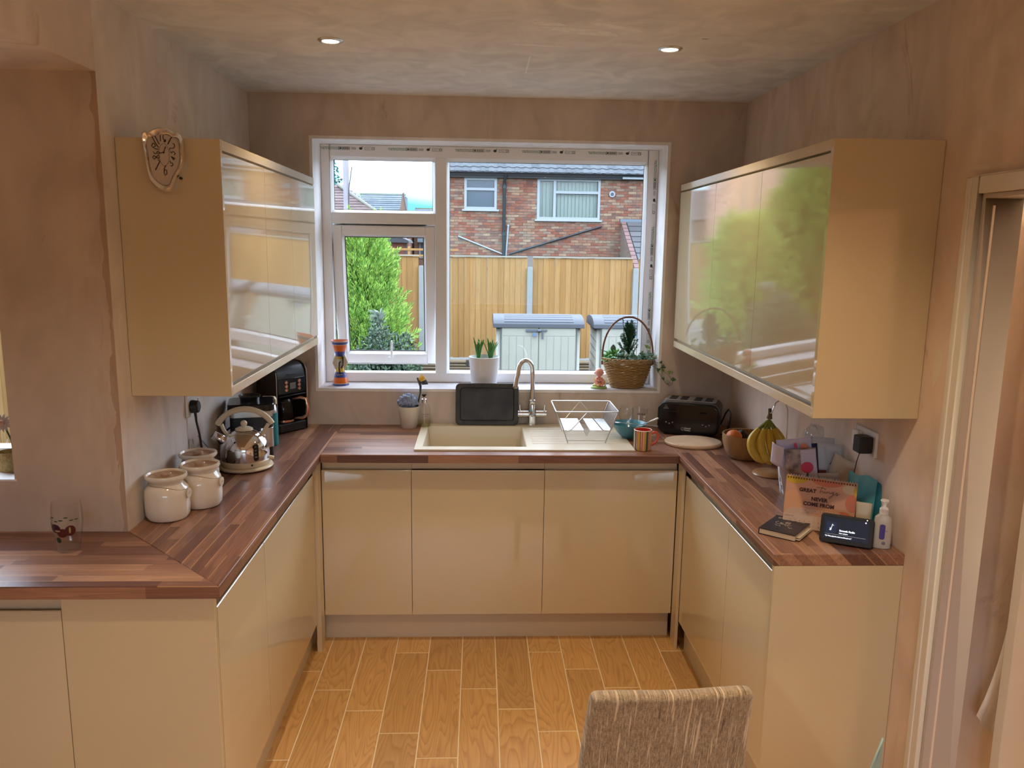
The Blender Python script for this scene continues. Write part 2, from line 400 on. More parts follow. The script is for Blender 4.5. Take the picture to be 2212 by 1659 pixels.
def raw_mesh(name, verts, faces, mat, parent=None, smooth=False, **tags):
    me = bpy.data.meshes.new(name); verts = np.asarray(verts, np.float32); faces = np.asarray(faces, np.int32)
    k = faces.shape[1]; me.vertices.add(len(verts)); me.vertices.foreach_set('co', verts.ravel())
    me.loops.add(faces.size); me.loops.foreach_set('vertex_index', faces.ravel())
    me.polygons.add(len(faces)); me.polygons.foreach_set('loop_start', np.arange(0, faces.size, k, dtype=np.int32))
    me.update(calc_edges=True); me.validate()
    o = bpy.data.objects.new(name, me); COL.objects.link(o); me.materials.append(mat)
    if parent: o.parent = parent
    tag(o, **tags); return o

def dim(names, f):
    for k in names:
        m = _m.get(k)
        if not m or not m.node_tree: continue
        for n in m.node_tree.nodes:
            if n.type == 'VALTORGB' and n.label == 'base':
                for e in n.color_ramp.elements: e.color = (e.color[0]*f, e.color[1]*f, e.color[2]*f, 1)
            if n.type == 'BSDF_PRINCIPLED' and not n.inputs['Base Color'].is_linked:
                c = n.inputs['Base Color'].default_value; n.inputs['Base Color'].default_value = (c[0]*f, c[1]*f, c[2]*f, 1)
H = 2.534; XL = -1.092; XR = 1.331; YE = -1.558; WT = .91
WX0, WX1, WZ0, WZ1 = -.795, .9505, 1.0947, 2.3273
YB = -6.6; XLL = -4.4; SOF = 2.305
# ================================================================ SETTING
def structure():
    # floor slab and tiles
    fl = S('floor', bx(XLL, 2.6, YB, .3, -.12, -.0005), M('grout', (.86, .72, .50), .8))
    w, l, g = .1497, .6, .0030
    rows = {0: -.666, 1: -.817, 2: -.966, 3: -1.117}
    src = None; rest = MB(); n = 0
    for k in range(-24, 11):
        x0 = -.346 + .1510*k
        off = rows[k % 4]
        j0 = off + .602*2
        for j in range(14):
            y1 = j0 - .602*j - g/2; y0 = y1 - .602 + g
            if y0 < YB or y1 > .3: continue
            near = -.85 < (x0+w/2) < 1.25 and y1 > -3.4 and y0 < -.4
            if near:
                if src is None:
                    src = MB().box(-w/2+g/2, w/2-g/2, -.3, .3-g, -.004, .001).build('tile', OAK, fl, bevel=.0012, seg=1)
                    src.location = (x0+w/2, (y0+y1)/2, 0)
                else:
                    o = inst(src, 'tile', fl, (x0+w/2, (y0+y1)/2, 0)); q = o.modifiers.new('b', 'BEVEL'); q.width = .0012; q.segments = 1
                n += 1
            else:
                if x0 > -4.2: rest.box(x0+g/2, x0+w-g/2, y0, y1, -.004, .001)
    o = rest.build('tile', OAK, fl); o['kind'] = 'stuff'
    # walls
    mb = bx(XL-.3, XR+.12, 0, .3, WZ1, H+.1); mb.box(XL-.3, XR+.12, 0, .3, -.1, WZ0)
    mb.box(XL-.3, WX0, 0, .3, WZ0, WZ1); mb.box(WX1, XR+.12, 0, .3, WZ0, WZ1)
    wb = S('wall_back', mb, PL_WALL)
    rv = MB(); t = .0025
    rv.box(WX0, WX0+t, -.0015, .2, WZ0, WZ1).box(WX1-t, WX1, -.0015, .2, WZ0, WZ1).box(WX0, WX1, -.0015, .2, WZ1-t, WZ1)
    # corner bead skim around the opening
    for a in ((WX0-.012, WX0, WZ0-.012, WZ1+.012), (WX1, WX1+.012, WZ0-.012, WZ1+.012), (WX0, WX1, WZ1, WZ1+.012), (WX0, WX1, WZ0-.012, WZ0)):
        rv.box(a[0], a[1], -.0018, .001, a[2], a[3])
    S('reveal', rv, PL_REV, wb)
    S('sill', MB().box(WX0, WX1, -.0015, .2, WZ0-.001, WZ0+t), PL_SILL, wb)
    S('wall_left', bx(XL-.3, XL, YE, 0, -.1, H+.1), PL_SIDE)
    mb = bx(XLL, -2.6, YE, YE+.3, -.1, SOF+.1); mb.box(-1.430, XL-.3, YE, YE+.3, -.1, SOF+.1); mb.box(-2.6, -1.430, YE, YE+.3, -.1, 1.078).box(-2.6, -1.430, YE, YE+.3, 2.05, SOF+.1)
    mb.box(-1.43, XL-.0004, YE-.0008, YE+.01, .9105, SOF)
    S('wall_alcove', mb, PL_ALC)
    S('wall_side', bx(XLL-.1, XLL, YB, YE+.3, -.1, SOF+.1), PL_WALL)
    mb = bx(XR, XR+.1, -1.953, .3, -.1, H+.1).box(XR, XR+.1, -2.76, -1.953, 1.975, H+.1).box(XR, XR+.1, YB, -2.76, -.1, H+.1)
    S('wall_right', mb, PL_WARM)
    # wall behind the camera with a wide window
    mb = bx(XLL, -3.3, YB-.1, YB, -.1, H+.1).box(1.0, XR+.1, YB-.1, YB, -.1, H+.1).box(-3.3, -1.2, YB-.1, YB, .95, 2.1).box(-3.3, 1.0, YB-.1, YB, -.1, .95).box(-3.3, 1.0, YB-.1, YB, 2.1, H+.1)
    S('wall_front', mb, PL_WALL)
    S('ceiling', bx(XL, XR, YB, 0, H, H+.1), PL_CEIL)
    S('ceiling', bx(XLL, XL, YB, YE, SOF, H+.1), PL_WALL)
    # hall beyond the doorway
    S('wall_hall', bx(1.4312, 2.5, -1.90, -1.80, -.1, 2.4).box(2.5, 2.6, -3.4, -1.8, -.1, 2.4).box(1.431, 2.5, -3.5, -3.4, -.1, 2.4), PL_WARM)
    S('ceiling', bx(1.431, 2.5, -3.4, -1.9, 2.2, 2.3), PL_CEIL)
    gl = M('painted_woodwork', (.74, .68, .60), .4)
    d = bpy.data.objects.new('door_1', None); COL.objects.link(d); d['kind'] = 'structure'
    # architrave with stepped profile, lining, stop
    a = MB()
    for (y0, y1, z0, z1) in ((-1.953, -1.901, 0, 2.021), (-2.812, -2.76, 0, 2.021), (-2.76, -1.953, 1.975, 2.021)):
        a.box(XR-.016, XR, y0, y1, z0, z1)
    a.box(XR-.020, XR-.014, -1.925, -1.903, 0, 2.019)
    a.build('architrave', gl, d, bevel=.003)
    li = MB().box(XR-.002, XR+.102, -1.965, -1.953, 0, 1.975).box(XR-.002, XR+.102, -2.76, -2.748, 0, 1.975).box(XR-.002, XR+.102, -2.748, -1.965, 1.963, 1.975)
    li.build('door_lining', M('painted_lining', (.52, .46, .42), .45), d, bevel=.001)
    MB().box(XR+.020, XR+.026, -1.9675, -1.965, 0, 1.945).build('draught_strip', M('strip', (.85, .74, .64), .4), d)
    MB().box(1.478, 1.60, -2.075, -2.040, .01, 1.93).build('door_leaf', gl, d, bevel=.002)
structure()
def patches():
    pm = M('pale_skim', (.98, .98, .95), .6, col2=(.86, .86, .82), scale=40)
    rr_ = random.Random(11)
    ceil = bpy.data.objects['ceiling']; wr = bpy.data.objects['wall_right']; wa = bpy.data.objects['wall_alcove']
    def ragged(cx, cy, L_, W_, ang, n=34, j=.35):
        p = []
        for i in range(n):
            a = 2*PI*i/n; r = 1+rr_.uniform(-j, j)*.5; x, y = L_*math.cos(a)*r, W_*math.sin(a)*r
            p.append((cx+x*math.cos(ang)-y*math.sin(ang), cy+x*math.sin(ang)+y*math.cos(ang)))
        return p
    for q in ((.36, -1.22, .13, .035, .30), (.47, -1.28, .11, .020, .45), (.24, -1.30, .06, .022, .2), (.22, -1.02, .10, .012, .1)):
        MB().prism(ragged(*q), 'z', H-.0006, H+.001).build('skim_patch', pm, ceil)
    MB().box(.205, .211, -.85, -.55, H-.0006, H+.001).build('filler_line', pm, ceil)
    MB().box(.78, .80, -1.165, -1.162, H-.0006, H+.001).build('pencil_mark', GASK, ceil)
    fm_ = M('fresh_filler', (.78, .66, .52), .6)
    o = MB().prism(ragged(-1.825, 1.50, .018, .055, .06, 26, .2), 'x', XR-.0006, XR+.001).build('filler_patch', fm_, wr)
    MB().prism(ragged(-1.915, 2.045, .05, .006, .1, 20, .5), 'x', XR-.0006, XR+.001).build('filler_smear', fm_, wr)
patches()

def ceiling_lights():
    ctr = [(-.511, -1.02), (.702, -1.02)]
    hid = [(-.511, -2.45), (.702, -2.45), (-.511, -3.9), (.702, -3.9), (-.5, -5.4), (.7, -5.4), (-2.3, -4.2)]  # unseen downlights kept for their light; the side-room one is added for it
    bulb = M('lamp_glow', (1, .9, .7), .5, emit=(1.0, .84, .58), estr=9)
    for i, (x, y) in enumerate(ctr+hid):
        z = H if x > XL else SOF
        lab = ('round recessed ceiling downlight, the left one above the sink run', 'round recessed ceiling downlight, the right one nearer the right wall', 'recessed ceiling downlight above the peninsula corner, out of view', 'recessed ceiling downlight above the end of the right run, out of view', 'recessed ceiling downlight over the dining chair side on the left, out of view', 'recessed ceiling downlight over the dining chair side on the right, out of view', 'recessed ceiling downlight near the garden doors on the left, out of view', 'recessed ceiling downlight near the garden doors on the right, out of view', 'unseen ceiling downlight added to light the side room, in its lowered ceiling')[i]
        _x = 'round recessed ceiling downlight, the left one above the sink run' if i == 0 else 'round recessed ceiling downlight, the right one nearer the right wall' if i == 1 else 'round recessed ceiling downlight over the dining end, behind the viewer'
        t = T('ceiling_downlight', lab, 'ceiling light', (x, y, z), group='recessed downlights in the plaster ceiling')
        MB().lathe([(.030, -.001), (.030, -.0045), (.033, -.0065), (.041, -.005), (.0455, -.0015), (.0455, 0), (.030, 0)], 36).build('bezel', M('bezel_nickel', (.75, .72, .68), .25, .7), t)
        MB().lathe([(0, -.0025), (.0295, -.0025)], 28).build('bulb_face', bulb, t)
        l = bpy.data.lights.new('lamp_beam', 'SPOT'); l.energy = LAMP_W*(.72 if i < 2 else 1.65 if i == 3 else 1.25 if i in (2, 4, 5) else 1.0); l.color = LAMP_COL; l.spot_size = math.radians(112); l.spot_blend = .9
        l.shadow_soft_size = .028
        lo = bpy.data.objects.new('lamp_beam', l); COL.objects.link(lo); lo.parent = t; lo.location = (0, 0, -.012)
    # unseen point light added to brighten the hall
    l = bpy.data.lights.new('hall_fill', 'POINT'); l.energy = 11; l.color = LAMP_COL; l.shadow_soft_size = .06
    lo = bpy.data.objects.new('hall_fill', l); COL.objects.link(lo); lo.location = (2.1, -2.25, 1.75)
ceiling_lights()

# ---------------------------------------------------------------- main window
def window():
    W = bpy.data.objects.new('window_1', None); COL.objects.link(W); W['kind'] = 'structure'
    y0, y1 = .2, .27
    x0, x1, z0, z1 = WX0+.002, WX1-.002, WZ0+.002, WZ1-.002
    mb = MB()
    mb.box(x0, x0+.048, y0, y1, z0, z1).box(x1-.056, x1, y0, y1, z0, z1)
    mb.box(x0+.048, x1-.056, y0, y1, z1-.062, z1).box(x0+.048, x1-.056, y0, y1, z0, z0+.052)
    mb.box(-.210, -.149, y0, y1, z0+.052, z1-.062)      # mullion
    mb.box(x0+.048, -.210, y0, y1, 1.929, 1.986)         # transom
    mb.build('frame', UPVC, W, bevel=.0035)
    def beads(xa, xb, za, zb, w=.013, yf=.206, dep=.02, parent=W, nm='glazing_bead'):
        b = MB()
        for (pa, pb, qa, qb, s) in ((xa, xb, za, zb, 0),):
            # sloped bead: outer at yf, inner further back
            o = [(xa, za), (xb, za), (xb, zb), (xa, zb)]; i = [(xa+w, za+w), (xb-w, za+w), (xb-w, zb-w), (xa+w, zb-w)]
            vs = [(p[0], yf, p[1]) for p in o]+[(p[0], yf+dep, p[1]) for p in i]+[(p[0], yf+dep+.006, p[1]) for p in i]
            fs = [(k, (k+1) % 4, 4+(k+1) % 4, 4+k) for k in range(4)]+[(4+k, 4+(k+1) % 4, 8+(k+1) % 4, 8+k) for k in range(4)]
            b.add(vs, fs)
        return b.build(nm, UPVC, parent)
    def pane(xa, xb, za, zb, y, parent=W):
        MB().box(xa-.004, xb+.004, y, y+.004, za-.004, zb+.004).build('pane', PANE, parent)
        g = MB()
        for q in ((xa-.002, xa+.0025, za, zb), (xb-.0025, xb+.002, za, zb), (xa, xb, za-.002, za+.0025), (xa, xb, zb-.0025, zb+.002)):
            g.box(q[0], q[1], y-.002, y, q[2], q[3])
        g.build('gasket', GASK, parent)
    # fixed right pane
    ra = (-.149, x1-.056, z0+.052, z1-.062)
    beads(*ra); pane(ra[0]+.0125, ra[1]-.0125, ra[2]+.0125, ra[3]-.0125, .233)
    la = (x0+.048, -.210, 1.986, z1-.062)
    beads(*la); pane(la[0]+.0125, la[1]-.0125, la[2]+.0125, la[3]-.0125, .233)
    # opening sash, hinged at the top and pushed out a little
    piv = (0, .208, 1.922)
    sw = (x0+.050, -.213); sz = (-.748, -.003)
    s = bpy.data.objects.new('sash', None)
    mb = MB(); a, b = sw; c, d = sz; yy0, yy1 = -.006, .05
    f = .048
    mb.box(a, a+f, yy0, yy1, c, d).box(b-f, b, yy0, yy1, c, d).box(a+f, b-f, yy0, yy1, d-f, d).box(a+f, b-f, yy0, yy1, c, c+f+.006)
    s = mb.build('sash', UPVC, W, bevel=.003); s.location = piv; s.rotation_euler = (math.radians(8.5), 0, 0)
    o = beads(a+f, b-f, c+f+.006, d-f, yf=.0, parent=s, w=.012)
    g = MB().box(a+f+.008, b-f-.008, .022, .026, c+f+.014, d-f-.008).build('pane', PANE, s)
    g = MB()
    A, B, C, D = a+f+.012, b-f-.012, c+f+.018, d-f-.012
    for q in ((A, A+.003, C, D), (B-.003, B, C, D), (A, B, C, C+.003), (A, B, D-.003, D)): g.box(q[0], q[1], .019, .022, q[2], q[3])
    g.build('gasket', GASK, s)
    h = MB().obox((-.459, -.012, c+.030), (.030, .014, .020)); h.cyl((-.454, -.020, c+.030), (-.450, -.024, c+.135), .0075, .0045, 10)
    h.build('handle', UPVC, s, bevel=.002)
    # printed tape on the frame head and right jamb
    ink = M('printed_ink', (.05, .07, .06), .6); gink = M('green_ink', (.03, .22, .10), .6)
    def mark(cx, cz, vert=False):
        r = (PI/2, 0, 0)
        P = T('frame_print', None, None, (cx, y0-.0006, cz)); P.parent = W; P.scale = (1.7, 1, 1.25)
        if vert: P.rotation_euler = (0, PI/2, 0)
        def ring(xa, xb, za, zb, t=.0009):
            m = MB().box(xa, xb, -.0003, 0, za, za+t).box(xa, xb, -.0003, 0, zb-t, zb).box(xa, xa+t, -.0003, 0, za, zb).box(xb-t, xb, -.0003, 0, za, zb); return m
        m = ring(-.032, .002, -.006, .006); m.cyl((-.026, -.0003, 0), (-.026, 0, 0), .0032, n=10)
        for k in range(8): m.box(-.021+.0026*k, -.0195+.0026*k, -.0003, 0, -.004, .004)
        for k in range(3): m.box(.006, .020, -.0003, 0, -.0035+.003*k, -.0025+.003*k)
        m.add(ring(.046, .076, -.006, .006).v, ring(.046, .076, -.006, .006).f)
        m.box(.049, .062, -.0003, 0, -.0005, .0005); m.lathe([(.0028, 0), (.0042, 0)], 12, mat=Matrix.Translation((.070, -.0002, 0)) @ Matrix.Rotation(PI/2, 4, 'X'))
        o = m.build('frame_print_mark', ink, P)
        m = MB().cyl((.034, -.0003, 0), (.034, 0, 0), .0052, n=14); m.obox((.038, -.0002, .005), (.002, .0004, .008), (0, .6, 0)); m.build('frame_print_seal', ink, P)
        text('frame_lettering', 'Energy Efficient Windows & Doors', .0052, gink, P, (-.086, -.0003, .0012), r, bold=.00004, sp=.84)
        text('frame_lettering', 'Profile with Secure Construction', .0052, gink, P, (-.084, -.0003, -.0046), r, bold=.00004, sp=.84)
    for cx in (-.645, -.302, .040, .382, .725): mark(cx, z1-.020)
    for cz in (2.13, 1.79, 1.45): mark(x1-.016, cz, True)
window()
def window2():
    W = bpy.data.objects.new('window_2', None); COL.objects.link(W); W['kind'] = 'structure'
    a, b, c, d = -2.598, -1.424, 1.08, 2.048; y0, y1 = YE+.2, YE+.27
    m = MB().box(a, a+.055, y0, y1, c, d).box(b-.005, b, y0, y1, c, d).box(a, b, y0, y1, d-.055, d).box(a, b, y0, y1, c, c+.05)
    m.build('frame', UPVC, W, bevel=.002)
    MB().box(a+.05, b-.005, y0+.03, y0+.034, c+.05, d-.055).build('pane', PANE, W)
    MB().box(a, b, YE-.002, y0, c-.004, c+.002).build('sill', PL_REV, W)
    W3 = bpy.data.objects.new('window_3', None); COL.objects.link(W3); W3['kind'] = 'structure'
    m = MB().box(-1.2, -1.12, YB-.09, YB-.02, .95, 2.1).box(.92, 1.0, YB-.09, YB-.02, .95, 2.1).box(-1.2, 1, YB-.09, YB-.02, 2.02, 2.1).box(-1.2, 1, YB-.09, YB-.02, .95, 1.03).box(-.15, -.05, YB-.09, YB-.02, .95, 2.1)
    m.build('frame', UPVC, W3); MB().box(-1.15, .95, YB-.06, YB-.056, 1.0, 2.05).build('pane', PANE, W3)
window2()

# ---------------------------------------------------------------- worktop
def worktop():
    t = T('worktop', 'walnut block-effect worktop wrapping round three walls and a peninsula', 'worktop', (0, 0, 0))
    z0, z1 = .873, WT
    def ringslab(x0, x1, y0, y1, hx0, hx1, hy0, hy1):
        m = MB()
        O = [(x0, y0), (x1, y0), (x1, y1), (x0, y1)]; I = [(hx0, hy0), (hx1, hy0), (hx1, hy1), (hx0, hy1)]
        vs = [(p[0], p[1], z) for z in (z0, z1) for p in O+I]
        fs = []
        for k in range(4):
            j = (k+1) % 4
            fs += [(k, j, 4+j, 4+k), (8+k, 8+j, 12+j, 12+k), (k, j, 8+j, 8+k), (4+k, 4+j, 12+j, 12+k)]
        return m.add(vs, fs)
    ringslab(-.6735, .9235, -.606, -.0005, -.232, .248, -.492, -.06).build('worktop_section', WAL_X, t, bevel=.0025, seg=3)
    MB().prism([(XL+.0005, -.0005), (XL+.0005, -1.5575), (-.674, -1.9765), (-.674, -.0005)], 'z', z0, z1).build('worktop_section', WAL_Y, t, bevel=.0025, seg=3)
    MB().prism([(XL+.0003, -1.5582), (-3.3, -1.5582), (-3.3, -1.9767), (-.6745, -1.9767)], 'z', z0, z1).build('worktop_section', WAL_X, t, bevel=.0025, seg=3)
    MB().box(.924, XR-.0005, -1.7636, -.0005, z0, z1).build('worktop_section', WAL_Y, t, bevel=.0025, seg=3)
worktop()

# ---------------------------------------------------------------- cabinets
def door_bm(w, h, flip=False):
    p = [(0, .001), (.001, 0), (.02, 0), (.02, h-.038), (.0145, h-.036), (.0095, h-.030), (.0075, h-.020), (.0070, h-.004), (.006, h-.0008), (.003, h), (.0008, h-.0015), (0, h-.004)]
    if flip: p = [(a, h-b) for a, b in p]
    return MB().prism(p, 'x', .0012, w-.0012)
def base_cab(label, loc, rz, w, depth, top=.831, bot=.14, ctop=.8725):
    t = T('base_cabinet', label, 'cabinet', loc, rz, 'handleless cream base cabinets')
    MB().box(.001, w-.001, .0215, depth, .142, ctop).build('carcass', CARC, t)
    d = door_bm(w, top-bot).build('door', CREAM, t); d.location = (0, 0, bot)
    MB().prism([(.019, .8725), (.019, .832), (.0215, .832), (.0215, .8725)], 'x', 0.0008, w-.0008).build('finger_rail', RAILM, t)
    return t
def cabinets():
    yb = -.572
    base_cab('cream base cabinet under the worktop left of the sink, the narrowest of the back run', (-.677, yb, 0), 0, .400, .560)
    base_cab('cream base cabinet directly below the sink bowl', (-.277, yb, 0), 0, .599, .55, ctop=.70)
    base_cab('cream base cabinet below the draining board and dish rack', (.322, yb, 0), 0, .606, .560)
    L = PI/2
    base_cab('cream base cabinet on the left run, near one at the peninsula corner', (-.695, -1.936, 0), L, .479, .39)
    base_cab('cream base cabinet on the left run, far one beside the back corner', (-.695, -1.456, 0), L, .80, .39)
    base_cab('cream base cabinet on the right run, far one by the back corner', (.945, -.655, 0), -L, .62, .38)
    base_cab('cream base cabinet on the right run, near one by the end panel', (.945, -1.2755, 0), -L, .4685, .38)
    base_cab('cream peninsula cabinet facing the dining side under the drinking glass', (-1.707, -1.955, 0), 0, .600, .37)
    base_cab('cream peninsula cabinet facing the dining side, mostly outside the picture', (-2.307, -1.955, 0), 0, .599, .37)
    o = MB().box(-1.1065, -.6965, -1.955, -1.937, 0, .8725).build('end_panel', CREAM, bevel=.001)
    tag(o, 'large cream panel closing the end of the peninsula below the worktop', 'panel')
    o = MB().box(.930, XR-.001, -1.745, -1.7445, .0, .8725); o = MB().box(.9275, XR-.001, -1.763, -1.745, 0, .8725).build('end_panel', CREAM, bevel=.001)
    tag(o, 'tall cream panel closing the right run below the worktop end', 'panel')
    # corner fillers
    o = MB().box(.930, .944, -.653, -.574, 0, .8725).build('corner_post', CREAM, bevel=.001)
    tag(o, 'slim cream filler post in the right inner corner, standing on the floor', 'trim')
    o = MB().box(-.700, -.678, -.652, -.574, .0, .8725).build('corner_post', CREAM, bevel=.001)
    tag(o, 'slim cream filler strip in the left inner corner', 'trim')
    # plinths
    for (a, lab) in (((-.72, .93, -.518, -.502, 0, .1395), 'cream plinth under the sink run'), ((-.745, -.730, -1.935, -.52, 0, .1395), 'cream plinth under the left run, in shadow'),
                     ((.975, .990, -1.744, -.655, 0, .1395), 'cream plinth under the right run'), ((-3.2, -1.107, -1.915, -1.90, 0, .1395), 'cream plinth under the peninsula doors')):
        o = MB().box(*a).build('plinth', M('plinth_cream', (.60, .51, .38), .3), bevel=.001); tag(o, lab, 'plinth')
cabinets()
def wall_cab(label, loc, rz, w, depth, h=.8006):
    t = T('wall_cabinet', label, 'cabinet', loc, rz, 'handleless gloss cream wall cabinets')
    MB().box(.0006, w-.0006, .0205, depth, .0005, h-.0005).build('carcass', CARC, t)
    d = door_bm(w, .7195, True).build('door', CREAM, t); d.location = (0, 0, .043)
    return t
def wall_cabs():
    z0, z1 = 1.3332, 2.1337
    L = PI/2
    for lab, y, w in (('near gloss cream wall cabinet on the left wall', -1.4475, .482), ('middle gloss cream wall cabinet on the left wall', -.9655, .415), ('far gloss cream wall cabinet on the left wall, next to the window', -.5505, .4835)):
        wall_cab(lab, (-.776, y, z0), L, w, .315)
    for lab, y, w in (('far gloss cream wall cabinet on the right wall, next to the window', -.044, .596), ('middle gloss cream wall cabinet on the right wall', -.640, .550), ('near gloss cream wall cabinet on the right wall', -1.190, .5485)):
        wall_cab(lab, (1.011, y, z0), -L, w, .319)
    def rail(lab, a, nm='cabinet_rail'):
        o = MB().box(*a).build(nm, RAILM, bevel=.0012); tag(o, lab, 'trim')
    rail('cream rail along the top of the left wall cabinets', (-.7965, -.776, -1.4475, -.067, z0+.770, z1))
    rail('cream rail along the bottom of the left wall cabinets', (-.7965, -.776, -1.4475, -.067, z0, z0+.030))
    rail('cream rail along the top of the right wall cabinets', (1.011, 1.0315, -1.7385, -.044, z0+.770, z1))
    rail('cream rail along the bottom of the right wall cabinets', (1.011, 1.0315, -1.7385, -.044, z0, z0+.030))
    for lab, a in (('cream end panel of the left wall cabinets carrying the melting clock', (XL+.001, -.775, -1.4665, -1.4478, z0-.0005, z1+.0005)),
                   ('cream end panel of the right wall cabinets facing the viewer', (1.010, XR-.001, -1.7575, -1.7388, z0-.0005, z1+.0005))):
        o = MB().box(*a).build('end_panel', CREAM, bevel=.0012); tag(o, lab, 'panel')
wall_cabs()
# ================================================================ OUTDOORS
GZ = -.42
def blades_mesh(name, P, D, ln, wd, mat, parent=None, rng=None, bend=.0, **tags):
    """P, D: Nx3 arrays; kite shaped blades"""
    n = len(P); D = D/np.linalg.norm(D, axis=1, keepdims=True)
    r = rng.normal(size=(n, 3)); side = np.cross(D, r); side /= np.linalg.norm(side, axis=1, keepdims=True)
    ln = ln.reshape(-1, 1); wd = wd.reshape(-1, 1)
    mid = P + D*ln*.45 ; tip = P + D*ln
    if bend: tip = tip - np.array([0, 0, 1])*ln*bend
    V = np.stack([P, mid+side*wd/2, tip, mid-side*wd/2], 1).reshape(-1, 3)
    F = np.arange(4*n).reshape(-1, 4)
    return raw_mesh(name, V, F, mat, parent, **tags)
def leaf_mat(name, stops, rough=.6):
    m = var_mat(name, stops, rough); b = m.node_tree.nodes['Principled BSDF']; return m
def conifer(label, x, y, z0, top, prof, n, seed):
    rng = np.random.default_rng(seed)
    t = T('conifer', label, 'tree', (x, y, z0))
    Hh = top-z0
    MB().cyl((0, 0, -.05), (0, 0, Hh*.9), .07, .02, 8).build('trunk', M('bark', (.16, .10, .06), .9), t)
    zs = [p[0] for p in prof]; rs = [p[1] for p in prof]
    hs = rng.random(n)**.8*(Hh*.97); ang = rng.random(n)*2*PI
    rr = np.interp(hs, zs, rs)*(.62+.38*rng.random(n)**.6)
    base = np.stack([rr*np.cos(ang), rr*np.sin(ang), hs], 1)
    out = np.stack([np.cos(ang), np.sin(ang), np.zeros(n)], 1)
    pd = out*.55 + np.array([0, 0, 1])*(.75+.5*rng.random((n, 1))) + rng.normal(size=(n, 3))*.14
    pd /= np.linalg.norm(pd, axis=1, keepdims=True)
    pl = .20+.22*rng.random(n)
    K = 120
    s = rng.random((n, K))
    P = base[:, None, :] + pd[:, None, :]*(s*pl[:, None])[:, :, None]
    off = rng.normal(size=(n, K, 3)); off /= np.linalg.norm(off, axis=2, keepdims=True)
    wr = .075*(1-s)*(.35+s*1.5)
    P = P + off*wr[:, :, None]
    D = pd[:, None, :]*1.1 + off*.55
    P = P.reshape(-1, 3); D = D.reshape(-1, 3); m = len(P)
    g = leaf_mat('conifer_spray', [(0, (.04, .12, .025)), (.3, (.13, .29, .05)), (.65, (.25, .44, .07)), (1, (.42, .56, .12))])
    blades_mesh('foliage', P, D, .03+.045*rng.random(m), .006+.007*rng.random(m), g, t, rng)
    # darker inner sprays fill the heart of the tree
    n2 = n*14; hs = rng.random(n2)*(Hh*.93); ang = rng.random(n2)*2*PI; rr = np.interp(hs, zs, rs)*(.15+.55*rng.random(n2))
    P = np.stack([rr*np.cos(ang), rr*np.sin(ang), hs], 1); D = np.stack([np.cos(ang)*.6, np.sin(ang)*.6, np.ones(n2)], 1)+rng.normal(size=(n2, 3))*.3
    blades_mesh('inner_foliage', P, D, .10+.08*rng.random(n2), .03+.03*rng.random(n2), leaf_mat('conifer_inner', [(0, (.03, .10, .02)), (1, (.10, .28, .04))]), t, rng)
    return t
